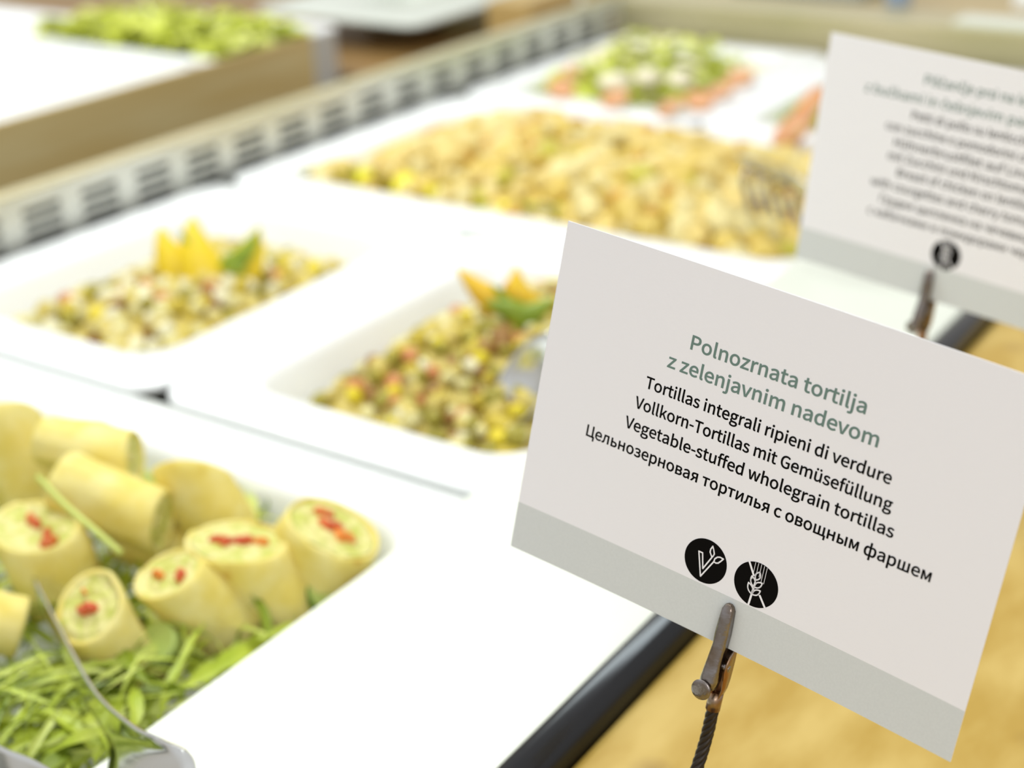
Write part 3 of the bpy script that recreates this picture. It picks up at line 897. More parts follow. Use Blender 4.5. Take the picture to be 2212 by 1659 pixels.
# ================================================================ CARDS
GLYPHS = {}
GLYPH_DATA = '''
-|347|46 245 302 245 302 315 46 315
B|657|101 0 334 0 426 9 503 34 561 77 599 137 612 215 593 301 540 359 463 390 463 395 521 430 558 485 570 554 558 622 524 673 471 707 401 727 318 733 101 733;193 422 193 660 306 660 402 649 460 611 479 542 461 478 404 436 302 422;193 74 193 350 321 350 430 336 498 293 521 218 497 137 429 89 321 74
G|689|389 -13 481 -2 557 28 615 72 615 380 374 380 374 303 530 303 530 111 494 88 449 73 398 68 312 82 244 121 194 183 163 267 153 369 164 470 196 552 247 614 315 652 397 665 462 656 514 631 555 596 605 656 554 699 485 732 394 746 285 729 192 680 120 602 74 497 58 366 74 235 119 130 189 52 280 4
H|728|101 0 193 0 193 346 535 346 535 0 628 0 628 733 535 733 535 426 193 426 193 733 101 733
K|646|101 0 193 0 193 232 319 382 539 0 642 0 377 455 607 733 502 733 195 365 193 365 193 733 101 733
L|543|101 0 514 0 514 79 193 79 193 733 101 733
P|633|101 0 193 0 193 292 314 292 404 301 479 327 535 371 571 435 584 518 571 602 535 663 477 703 401 726 310 733 101 733;193 367 193 658 298 658 406 645 470 602 492 518 471 432 409 383 302 367
T|599|253 0 346 0 346 655 568 655 568 733 31 733 31 655 253 655
V|575|235 0 342 0 575 733 481 733 363 336 292 94 288 94 217 336 98 733 1 733
Z|603|50 0 556 0 556 79 164 79 551 678 551 733 85 733 85 655 437 655 50 56
a|563|217 -13 282 -2 342 26 397 65 400 65 408 0 483 0 483 334 476 409 455 471 419 517 366 547 295 557 212 546 139 519 82 486 117 423 164 451 219 472 280 481 349 461 383 411 392 344 269 324 175 295 110 256 71 205 59 141 80 58 136 5;243 61 194 70 160 97 147 147 155 186 181 219 227 246 296 268 392 283 392 132 341 93 293 69
b|618|331 -13 403 0 468 37 520 97 554 178 567 280 558 373 531 450 488 508 427 544 351 557 291 547 233 519 180 481 184 578 184 796 92 796 92 0 165 0 173 56 177 56 227 19 279 -5;316 64 276 69 231 87 184 120 184 406 234 447 282 471 328 480 412 455 458 385 472 279 464 205 443 145 410 101 367 73
c|510|306 -13 370 -5 429 19 482 55 442 117 405 90 362 70 314 63 258 73 212 100 176 144 154 201 146 271 154 341 178 399 214 442 261 470 317 480 357 474 393 458 425 433 471 493 429 525 377 548 313 557 232 545 161 508 104 450 66 370 52 271 65 172 100 93 154 35 224 -1
d|620|277 -13 339 -2 395 25 442 64 445 64 453 0 528 0 528 796 436 796 436 587 441 494 394 528 345 549 288 557 216 544 152 507 100 448 66 368 53 271 63 172 93 93 139 35 201 -1;297 64 216 89 165 160 147 272 155 341 177 399 211 442 254 470 304 480 348 474 392 456 436 423 436 138 391 97 345 72
e|554|312 -13 380 -6 439 14 490 42 458 103 416 80 372 65 322 60 264 69 216 93 178 133 153 186 142 250 508 250 512 302 503 388 476 459 431 512 371 545 295 557 222 544 156 507 102 448 65 369 52 271 65 173 102 94 158 35 229 -1;141 315 169 407 225 464 297 484 370 465 416 408 432 315
f|325|33 469 107 469 107 0 198 0 198 469 313 469 313 543 198 543 198 629 206 688 232 724 275 736 336 721 356 792 265 809 176 787 124 725 107 630 107 543 33 538
g|564|275 -250 368 -240 444 -213 502 -172 538 -120 550 -62 529 11 466 54 361 67 254 67 197 75 167 96 159 126 164 152 176 173 194 191 274 172 338 181 392 205 435 244 463 297 473 361 467 405 452 443 429 473 540 473 540 543 351 543 274 557 211 548 155 523 111 483 82 429 71 363 81 302 108 253 142 217 142 213 114 188 91 154 82 112 88 74 106 44 131 23 131 18 88 -17 60 -59 51 -105 62 -156 92 -196 139 -226 201 -244;274 234 217 250 175 294 159 363 175 431 216 475 274 490 333 475 374 431 390 363 374 294 332 250;288 -187 203 -175 150 -142 131 -92 137 -61 154 -29 186 0 256 -8 350 -8 411 -15 447 -36 460 -77 439 -130 379 -171
h|607|92 0 184 0 184 394 234 440 281 468 332 477 391 462 424 415 435 332 435 0 526 0 526 344 520 419 500 479 468 522 421 548 360 557 292 545 232 512 180 466 184 578 184 796 92 796
i|275|92 0 184 0 184 543 92 543;138 655 170 663 191 684 199 716 191 747 170 767 138 775 106 767 86 747 78 716 86 684 106 663
j|275|35 -242 122 -220 169 -158 184 -62 184 543 93 543 93 -62 88 -119 67 -156 26 -169 -26 -159 -44 -228;138 655 169 663 191 684 199 716 191 747 169 767 138 775 106 767 85 747 77 716 85 684 106 663
k|552|92 0 182 0 182 143 284 262 443 0 542 0 337 324 518 543 416 543 186 257 182 257 182 796 92 796
l|284|188 -13 241 -5 228 65 209 63 196 67 187 79 184 102 184 796 92 796 92 108 102 42 133 1
m|926|92 0 184 0 184 394 232 440 277 468 320 477 377 462 410 415 421 332 421 0 512 0 512 394 561 440 606 468 649 477 706 462 739 415 750 332 750 0 841 0 841 344 835 419 815 479 783 522 737 548 677 557 613 544 554 507 497 453 467 508 418 544 347 557 285 544 229 511 178 464 176 464 167 543 92 543
n|610|92 0 184 0 184 394 234 440 281 468 332 477 391 462 424 415 435 332 435 0 526 0 526 344 520 419 500 479 468 522 421 548 360 557 291 544 231 511 178 464 176 464 167 543 92 543
o|606|303 -13 380 -1 449 35 504 93 541 172 554 271 541 370 504 450 449 508 380 545 303 557 226 545 157 508 102 450 65 370 52 271 65 172 102 93 157 35 226 -1;303 63 251 73 207 100 174 144 153 201 146 271 153 341 174 399 207 442 251 470 303 480 356 470 399 442 432 399 454 341 461 271 454 201 432 144 399 100 356 73
p|620|92 -229 184 -229 184 -45 181 50 231 15 281 -6 331 -13 403 0 468 37 520 97 554 178 567 280 558 373 531 450 488 508 427 544 351 557 289 546 231 518 178 480 176 480 167 543 92 543;316 64 276 69 232 87 184 120 184 406 234 447 282 471 328 480 412 455 458 385 472 279 464 205 443 145 410 101 367 73
r|388|92 0 184 0 184 349 225 423 273 463 320 475 373 466 390 545 332 557 274 543 221 504 178 444 176 444 167 543 92 543
s|468|234 -13 342 9 408 67 431 148 406 230 344 280 266 313 209 336 166 365 149 407 160 447 193 475 250 486 295 480 335 462 373 438 417 495 370 526 313 548 249 557 148 536 84 481 62 403 86 327 145 278 220 246 279 222 325 189 344 143 332 100 297 70 237 58 177 66 125 89 76 123 32 62 90 23 159 -3
t|377|262 -13 363 7 345 76 283 61 233 73 207 109 199 165 199 469 347 469 347 543 199 543 199 696 123 696 113 543 27 538 27 469 108 469 108 168 122 73 171 10
u|607|251 -13 319 -1 377 33 430 85 433 85 440 0 516 0 516 543 425 543 425 158 376 106 329 76 278 66 220 81 186 128 176 210 176 543 84 543 84 199 90 124 110 64 143 22 189 -4
v|521|209 0 316 0 508 543 418 543 315 234 265 74 260 74 210 234 108 543 13 543
w|802|178 0 284 0 361 291 398 449 403 449 440 293 518 0 629 0 776 543 688 543 609 229 576 78 571 78 533 229 448 543 359 543 274 229 238 78 233 78 201 229 120 543 27 543
y|521|101 -234 160 -225 208 -198 247 -158 279 -106 304 -46 508 543 419 543 321 242 277 88 272 88 218 242 108 543 13 543 231 -1 219 -42 191 -102 151 -144 97 -159 55 -150 37 -223
z|475|35 0 446 0 446 74 150 74 437 494 437 543 66 543 66 469 321 469 35 49
ü|607|251 -13 319 -1 377 33 430 85 433 85 440 0 516 0 516 543 425 543 425 158 376 106 329 76 278 66 220 81 186 128 176 210 176 543 84 543 84 199 90 124 110 64 143 22 189 -4;195 657 224 664 244 684 251 712 244 740 224 760 195 767 167 760 147 740 140 712 147 684 167 664;410 657 439 664 459 684 466 712 459 740 439 760 410 767 382 760 362 740 355 712 362 684 382 664
Г|557|101 0 193 0 193 655 523 655 523 733 101 733
Ц|718|598 -210 679 -210 688 23 688 79 607 79 607 733 514 733 514 79 193 79 193 733 101 733 101 0 598 0
а|563|217 -13 282 -2 342 26 397 65 400 65 408 0 483 0 483 334 476 409 455 471 419 517 366 547 295 557 212 546 139 519 82 486 117 423 164 451 219 472 280 481 349 461 383 411 392 344 269 324 175 295 110 256 71 205 59 141 80 58 136 5;243 61 194 70 160 97 147 147 155 186 181 219 227 246 296 268 392 283 392 132 341 93 293 69
б|608|316 -13 391 0 456 36 508 95 542 173 554 269 544 356 514 427 468 479 408 512 336 523 268 513 205 482 151 430 169 542 202 615 254 657 326 681 419 698 530 733 513 816 400 785 285 761 191 717 120 640 75 515 60 329 71 209 103 114 155 44 227 2;147 354 204 413 259 444 313 453 393 430 443 366 460 269 441 161 390 89 315 63 255 74 208 105 174 156 154 225 147 312
в|567|92 0 310 0 380 6 439 23 485 54 514 97 524 155 508 220 467 262 410 285 410 289 458 313 489 352 500 405 475 485 405 529 300 543 92 543;182 315 182 478 291 478 360 468 399 441 411 397 398 354 358 325 285 315;182 65 182 250 294 250 371 239 418 209 434 161 419 109 374 76 299 65
д|594|110 0 481 0 481 -192 560 -192 569 17 569 74 490 74 490 543 154 543 125 302 102 169 77 102 48 74 22 74 22 17 31 -192 110 -192;145 74 169 122 190 191 205 285 226 469 399 469 399 74
е|554|312 -13 380 -6 439 14 490 42 458 103 416 80 372 65 322 60 264 69 216 93 178 133 153 186 142 250 508 250 512 302 503 388 476 459 431 512 371 545 295 557 222 544 156 507 102 448 65 369 52 271 65 173 102 94 158 35 229 -1;141 315 169 407 225 464 297 484 370 465 416 408 432 315
з|510|247 -13 314 -6 374 15 422 49 453 94 465 150 450 216 410 260 352 284 352 289 401 318 432 360 442 410 414 492 343 541 245 557 172 550 109 529 55 496 92 436 136 462 183 478 240 484 299 475 339 447 353 401 339 355 295 326 223 315 160 315 160 250 235 250 311 240 358 209 374 158 356 105 307 72 239 60 184 65 132 82 81 114 41 55 106 15 174 -7
и|631|92 0 177 0 383 311 455 428 460 428 450 227 450 0 539 0 539 543 454 543 248 232 176 116 172 116 181 316 181 543 92 543
к|556|92 0 184 0 184 245 290 245 442 0 541 0 357 285 404 394 430 442 455 463 482 468 500 465 516 551 484 557 431 549 385 515 342 441 288 319 184 319 184 543 92 543
л|593|61 -13 130 7 178 67 204 167 240 469 409 469 409 0 501 0 501 543 168 543 126 190 112 125 87 87 53 75 28 79 11 -5
м|707|92 0 174 0 174 245 164 432 168 432 218 304 324 51 384 51 488 304 539 432 543 432 533 245 533 0 616 0 616 543 511 543 407 288 358 156 353 156 304 288 197 543 92 543
н|629|92 0 184 0 184 242 445 242 445 0 536 0 536 543 445 543 445 322 184 322 184 543 92 543
о|606|303 -13 380 -1 449 35 504 93 541 172 554 271 541 370 504 450 449 508 380 545 303 557 226 545 157 508 102 450 65 370 52 271 65 172 102 93 157 35 226 -1;303 63 251 73 207 100 174 144 153 201 146 271 153 341 174 399 207 442 251 470 303 480 356 470 399 442 432 399 454 341 461 271 454 201 432 144 399 100 356 73
п|618|92 0 184 0 184 469 435 469 435 0 526 0 526 543 92 543
р|620|92 -229 184 -229 184 -45 181 50 231 15 281 -6 331 -13 403 0 468 37 520 97 554 178 567 280 558 373 531 450 488 508 427 544 351 557 289 546 231 518 178 480 176 480 167 543 92 543;316 64 276 69 232 87 184 120 184 406 234 447 282 471 328 480 412 455 458 385 472 279 464 205 443 145 410 101 367 73
с|510|306 -13 370 -5 429 19 482 55 442 117 405 90 362 70 314 63 258 73 212 100 176 144 154 201 146 271 154 341 178 399 214 442 261 470 317 480 357 474 393 458 425 433 471 493 429 525 377 548 313 557 232 545 161 508 104 450 66 370 52 271 65 172 100 93 154 35 224 -1
т|514|211 0 302 0 302 469 485 469 485 543 29 543 29 469 211 469
у|521|101 -234 160 -225 208 -198 247 -158 279 -106 304 -46 508 543 419 543 321 242 277 88 272 88 218 242 108 543 13 543 231 -1 219 -42 191 -102 151 -144 97 -159 55 -150 37 -223
ф|820|365 -229 454 -229 454 -54 452 26 488 5 524 -8 560 -13 624 0 680 37 725 97 755 178 766 280 758 373 734 450 694 508 639 544 569 557 529 552 489 537 452 515 454 597 454 796 365 796 365 597 367 518 334 538 299 552 259 557 195 544 139 507 94 448 64 368 53 271 62 172 90 93 132 35 190 -1 259 -13 299 -7 335 7 367 28 365 -54;278 64 207 89 163 160 147 272 164 381 209 454 274 480 306 476 337 465 367 443 367 102 338 79 309 67;544 64 516 67 485 78 452 100 452 442 485 465 517 477 547 480 619 455 660 385 673 279 656 164 611 90
ц|619|510 -192 588 -192 597 17 597 74 518 74 518 543 427 543 427 74 184 74 184 543 92 543 92 0 510 0
ч|572|389 0 480 0 480 543 389 543 389 290 301 280 219 292 172 329 157 394 157 543 67 543 67 394 76 323 103 270 147 233 207 212 282 205 389 216
ш|837|92 0 745 0 745 543 655 543 655 74 462 74 462 543 375 543 375 74 182 74 182 543 92 543
щ|845|92 0 736 0 736 -192 814 -192 824 17 824 74 745 74 745 543 655 543 655 74 462 74 462 543 375 543 375 74 182 74 182 543 92 543
ы|753|92 0 260 0 332 6 392 26 437 60 466 109 476 173 466 236 437 284 392 317 332 337 260 343 184 343 184 543 92 543;184 73 184 272 250 272 327 261 372 229 387 173 372 116 327 84 250 73;570 0 661 0 661 543 570 543
ь|548|92 0 286 0 358 6 418 26 463 60 492 109 502 173 492 236 463 284 418 317 358 337 286 343 184 343 184 543 92 543;184 73 184 272 276 272 352 261 397 229 412 173 397 116 352 84 276 73
я|574|306 281 232 292 185 326 169 380 185 433 232 463 306 473 391 473 391 281;36 0 139 0 289 215 291 215 391 215 391 0 482 0 482 543 290 543 221 538 163 521 118 491 88 445 78 382 95 309 139 258 202 227
'''
for ln in GLYPH_DATA.strip('\n').split('\n'):
    ch, adv, cs = ln.split('|')
    GLYPHS[ch] = (int(adv), [[(int(q[i]), int(q[i + 1])) for i in range(0, len(q), 2)] for q in (c.split() for c in cs.split(';'))])
for ch, bs in (('č', 'c'), ('š', 's'), ('ž', 'z')):
    adv, cs = GLYPHS[bs]
    xm = sum(p[0] for c in cs for p in c) / sum(len(c) for c in cs)
    xs = [p[0] for c in cs for p in c]; xm = (min(xs) + max(xs)) / 2
    GLYPHS[ch] = (adv, cs + [[(xm - 40, 622), (xm + 40, 622), (xm + 140, 770), (xm + 72, 770), (xm, 672), (xm - 72, 770), (xm - 140, 770)]])


def text_polys(line, x_left, x_right, base, em):
    """glyph outlines (mm, card u to the right, v down), stretched to the measured line width"""
    x = 0; out = []
    for ch in line:
        if ch == ' ':
            x += 224; continue
        adv, cs = GLYPHS[ch]
        out.append([[(px + x, py) for px, py in c] for c in cs])
        x += adv
    xs = [p[0] for g in out for c in g for p in c]
    a, b = min(xs), max(xs)
    if x_right is None:
        w = (b - a) * em / 1000
        x_left, x_right = x_left - w / 2, x_left + w / 2
    k = (x_right - x_left) / (b - a)
    return [[[(x_left + (p[0] - a) * k, base - p[1] * em / 1000) for p in c] for c in g] for g in out]


def fill2d(polys, offset=0.0):
    """filled 2-D outlines -> verts, faces (holes by the even-odd rule)"""
    cu = bpy.data.curves.new('outline', 'CURVE')
    cu.dimensions = '2D'; cu.fill_mode = 'BOTH'; cu.offset = offset
    for c in polys:
        sp = cu.splines.new('POLY'); sp.points.add(len(c) - 1); sp.use_cyclic_u = True
        for i, p in enumerate(c): sp.points[i].co = (p[0] * 100, -p[1] * 100, 0, 1)
    o = bpy.data.objects.new('outline', cu); COL.objects.link(o)
    dg = bpy.context.evaluated_depsgraph_get()
    me = bpy.data.meshes.new_from_object(o.evaluated_get(dg))
    V = [(v.co.x / 100, -v.co.y / 100) for v in me.vertices]; Fc = [tuple(p.vertices) for p in me.polygons]
    bpy.data.objects.remove(o); bpy.data.curves.remove(cu); bpy.data.meshes.remove(me)
    return V, Fc


def circle(cx_, cy_, rx, ry, rot=0.0, n=56, sq=0.0):
    out = []
    for k in range(n):
        g = 2 * math.pi * k / n
        x, y = rx * math.cos(g), ry * math.sin(g)
        f_ = 1 + sq * math.cos(2 * g + 1)
        out.append((cx_ + f_ * (x * math.cos(rot) - y * math.sin(rot)), cy_ + f_ * (x * math.sin(rot) + y * math.cos(rot))))
    return out


def strokes(lines, w):
    """2-D polyline strokes as separate quads (mm)"""
    V, Fc = [], []
    for pl_ in lines:
        for (x0, y0), (x1, y1) in zip(pl_[:-1], pl_[1:]):
            dx, dy = x1 - x0, y1 - y0; l = math.hypot(dx, dy) or 1
            nx, ny = -dy / l * w / 2, dx / l * w / 2
            ex, ey = dx / l * w * .35, dy / l * w * .35
            o = len(V)
            V += [(x0 + nx - ex, y0 + ny - ey), (x0 - nx - ex, y0 - ny - ey), (x1 - nx + ex, y1 - ny + ey), (x1 + nx + ex, y1 + ny + ey)]
            Fc.append((o, o + 1, o + 2, o + 3))
    return V, Fc


class Card:
    CW, CH, TH = 148.0, 105.0, 0.45
    def __init__(s, TL, TR, BR, BL, bend):
        s.TL = Vector(TL)
        s.ex = (Vector(TR) - s.TL) / s.CW; s.ey = (Vector(BL) - s.TL) / s.CH
        s.en = s.ey.cross(s.ex).normalized()
        if s.en.dot(Vector((0, 0, CAM_H)) - s.TL) < 0: s.en = -s.en
        s.bend = bend
    def w(s, u, v):
        t = u / s.CW
        return -s.bend * 4 * t * (1 - t) * (0.75 + 0.25 * v / s.CH)
    def pt(s, u, v, w=0.0):
        return s.TL + s.ex * u + s.ey * v + s.en * ((s.w(u, v) + w) * 0.001)
    def seen(s, u, v, w=0.0):
        """card point that appears over the flat point (u, v)"""
        p = s.TL + s.ex * u + s.ey * v
        V_ = Vector((0, 0, CAM_H)) - p
        cu, cv, cn = V_.dot(s.ex) / s.ex.length_squared, V_.dot(s.ey) / s.ey.length_squared, V_.dot(s.en) * 1000
        d = (s.w(u, v) + w) / cn
        return s.TL + s.ex * (u + d * cu) + s.ey * (v + d * cv) + s.en * ((s.w(u, v) + w) * 0.001)
    def sheet(s, label):
        NU, NV = 36, 10
        vs = [89.8 * j / NV for j in range(NV)] + [89.8, 97.0, 105.0]
        root = None
        V, Fc, mi = [], [], []
        nv = len(vs)
        for lay in (0, 1):
            for v in vs:
                for i in range(NU + 1):
                    V.append(s.pt(s.CW * i / NU, v, -s.TH * lay))
        S = nv * (NU + 1)
        for lay in (0, 1):
            for j in range(nv - 1):
                for i in range(NU):
                    a = lay * S + j * (NU + 1) + i
                    q = (a, a + NU + 1, a + NU + 2, a + 1)
                    Fc.append(q if lay == 0 else tuple(reversed(q)))
                    mi.append(1 if (lay == 0 and vs[j] >= 89.7) else 0)
        for i in range(NU):
            for j in (0, nv - 1):
                a = j * (NU + 1) + i
                Fc.append((a, a + 1, S + a + 1, S + a)); mi.append(0)
        for j in range(nv - 1):
            for i in (0, NU):
                a = j * (NU + 1) + i
                Fc.append((a, S + a, S + a + NU + 1, a + NU + 1)); mi.append(0)
        c = s.pt(s.CW / 2, s.CH)
        o = mesh_obj('menu_card', V, Fc, [M_card, M_band], None, True, mi)
        recalc(o)
        o.data.transform(Matrix.Translation(-c)); o.location = c
        o.data.polygons.foreach_set('use_smooth', [False] * len(o.data.polygons))
        s.obj = tag(o, label, 'menu card', 'menu cards')
        return o
    def print2d(s, name, V, Fc, m, w=0.06):
        vv = [s.seen(u, v, w) for u, v in V]
        o = mesh_obj(name, vv, Fc, m, s.obj, smooth=False)
        # face the viewer
        n = sum((p.normal * p.area for p in o.data.polygons), Vector())
        if n.dot(s.en) < 0: o.data.flip_normals()
        return o


def inside(p, c):
    r = False
    for (x0, y0), (x1, y1) in zip(c, c[1:] + c[:1]):
        if (y0 > p[1]) != (y1 > p[1]) and p[0] < (x1 - x0) * (p[1] - y0) / (y1 - y0) + x0: r = not r
    return r


def orient(glyph):
    """outer contours one way round, holes the other"""
    out = []
    for c in glyph:
        hole = sum(inside(c[0], d) for d in glyph if d is not c) % 2
        ar = sum(x0 * y1 - x1 * y0 for (x0, y0), (x1, y1) in zip(c, c[1:] + c[:1]))
        out.append(c if (ar < 0) != bool(hole) else c[::-1])
    return out


def embolden(c, d):
    """move an oriented outline sideways by d mm, with a mitre limit"""
    q = [p for i, p in enumerate(c) if math.dist(p, c[i - 1]) > 0.05]
    out = []
    for i, p in enumerate(q):
        a, b = q[i - 1], q[(i + 1) % len(q)]
        e1 = Vector((p[0] - a[0], p[1] - a[1])).normalized(); e2 = Vector((b[0] - p[0], b[1] - p[1])).normalized()
        n1 = Vector((-e1.y, e1.x)); n2 = Vector((-e2.y, e2.x))
        m = n1 + n2
        if m.length < 0.2: m = n1
        m = m.normalized(); k = 1 / max(0.62, m.dot(n1))
        out.append((p[0] + m.x * d * k, p[1] + m.y * d * k))
    return out


def lettering(card, name, lines, m, em, off):
    polys_v, polys_f = [], []
    for (txt, x0, x1, y) in lines:
        for glyph in text_polys(txt, x0, x1, y, em):
            glyph = orient(glyph)
            V, Fc = fill2d([embolden(c, off) for c in glyph])
            o = len(polys_v); polys_v += V; polys_f += [tuple(i + o for i in f) for f in Fc]
    return card.print2d(name, polys_v, polys_f, m)


def wheat_symbol(card, cx_, cy_):
    """round black badge with a crossed-out wheat ear; drawn on a 13.9 x 13.2 mm disc"""
    root = card.print2d('wheat_symbol', *fill2d([circle(cx_, cy_, 6.95, 6.6)]), M_ink, 0.05)
    root['label'] = 'round black wheat ear symbol with a diagonal line'
    L = lambda *p: [(cx_ + x, cy_ + y) for x, y in p]
    def arc(p, q, bulge, n=7):
        (x0, y0), (x1, y1) = p, q
        mx_, my_ = (x0 + x1) / 2, (y0 + y1) / 2
        nx, ny = -(y1 - y0), x1 - x0
        out = []
        for i in range(n + 1):
            t = i / n; k = 4 * t * (1 - t) * bulge
            out.append((x0 + (x1 - x0) * t + nx * k, y0 + (y1 - y0) * t + ny * k))
        return out
    thick = [L((-3.6, -5.9), (-1.3, -2.4)), L((1.9, 2.6), (4.3, 5.5)),
             L((-0.9, 6.65), (-0.6, 2.9), (-0.35, -0.4))]
    def grain(bx, by, tx, ty, b_):
        return [L(*arc((bx, by), (tx, ty), b_)), L(*arc((bx, by), (tx, ty), -b_))]
    med = []
    med += grain(-0.35, -1.3, 0.35, -4.0, 0.28)          # top grain
    med += grain(-0.4, 0.9, -1.75, -2.0, 0.22) + grain(-0.4, 0.9, 1.75, -1.2, 0.24)
    med += grain(-0.5, 3.2, -2.3, 0.3, 0.22) + grain(-0.5, 3.2, 1.7, 1.2, 0.24)
    thin = [L((x, -1.2 if abs(x) > 1.2 else -2.6), (x, -math.sqrt(max(0, 6.5 ** 2 - x * x)) * .985)) for x in (-1.55, -0.6, 0.35, 1.3, 2.2)]
    V1, F1_ = strokes(thick, 0.62); V2, F2_ = strokes(med, 0.42); V3, F3_ = strokes(thin, 0.16)
    V, Fc = [], []
    for a, b in ((V1, F1_), (V2, F2_), (V3, F3_)):
        o = len(V); V += a; Fc += [tuple(i + o for i in f) for f in b]
    o = card.print2d('wheat_line_drawing', V, Fc, M_card, 0.09)
    fix_child(o, root, card)
    return root


def fix_child(o, new_parent, card):
    wp = parent_world(card.obj)
    o.parent = new_parent
    # both meshes are expressed relative to the card; the badge object sits at the card origin
    return o


def leaf_symbol(card, cx_, cy_):
    root = card.print2d('leaf_symbol', *fill2d([circle(cx_, cy_, 6.95, 6.6)]), M_ink, 0.05)
    root['label'] = 'round black symbol with a letter V growing two leaves'
    L = lambda *p: [(cx_ + x, cy_ + y) for x, y in p]
    ls = [L((-2.7, -2.0), (-0.55, 5.0), (2.55, -0.9)), L((-2.7, -2.0), (-1.45, -2.0), (-0.35, 2.5), (1.7, -1.9)),
          L((1.7, -1.9), (0.8, -3.2), (0.8, -4.1), (1.25, -5.2), (1.75, -4.3), (2.2, -3.2), (2.05, -2.6), (1.7, -1.9)),
          L((2.55, -0.9), (2.7, -1.9), (3.4, -2.7), (4.2, -3.0), (5.3, -2.9), (4.7, -2.0), (4.0, -1.1), (3.3, -0.8), (2.55, -0.9))]
    o = card.print2d('leaf_line_drawing', *strokes(ls, 0.42), M_card, 0.09)
    fix_child(o, root, card)
    return root


card1 = Card((-0.2219, 0.352, 0.2085), (-0.0757, 0.3415, 0.1924), (-0.0856, 0.3195, 0.0898), (-0.2318, 0.33, 0.1059), 2.4)
card1.sheet('sharp white menu card in front, headed Polnozrnata tortilja, with two black symbols')
lettering(card1, 'title_lettering', [('Polnozrnata tortilja', 48.0, 102.3, 23.75), ('z zelenjavnim nadevom', 41.9, 107.7, 31.1)], M_green_ink, 5.5, 0.11)
lettering(card1, 'description_lettering', [('Tortillas integrali ripieni di verdure', 36.2, 113.6, 39.4), ('Vollkorn-Tortillas mit Gemüsefüllung', 34.0, 115.6, 46.25),
          ('Vegetable-stuffed wholegrain tortillas', 32.0, 117.8, 53.05), ('Цельнозерновая тортилья с овощным фаршем', 19.6, 130.3, 60.35)], M_ink, 4.7, 0.085)
leaf_symbol(card1, 66.7, 81.65)
wheat_symbol(card1, 83.4, 81.8)

card2 = Card((-0.2553, 0.627, 0.2108), (-0.1101, 0.5993, 0.2027), (-0.1177, 0.5895, 0.0984), (-0.2629, 0.6172, 0.1065), 0.8)
card2.sheet('blurred white menu card further back at the right, with one black symbol')
lettering(card2, 'title_lettering', [('Piščančje prsi na leči', 75, None, 13.6), ('z bučkami in češnjevim paradižnikom', 21.6, 129, 22.0)], M_green_ink, 5.4, 0.08)
lettering(card2, 'description_lettering', [('Petti di pollo su lenticchie', 46.5, 104, 29.2), ('con zucchine e pomodorini ciliegini', 35, 115, 35.9),
          ('Hühnerbrustfilet auf Linsen', 40.5, 110, 42.4), ('mit Zucchini und Kirschtomaten', 38.6, 112, 48.6), ('Breast of chicken on lentils', 44.4, 106, 55.0),
          ('with courgettes and cherry tomatoes', 32.4, 118, 61.5), ('Грудки цыпленка на чечевице', 38.4, 112, 68.2), ('с кабачками и помидорами черри', 33.4, 117, 74.6)], M_ink, 4.7, 0.06)
wheat_symbol(card2, 74.6, 83.2)


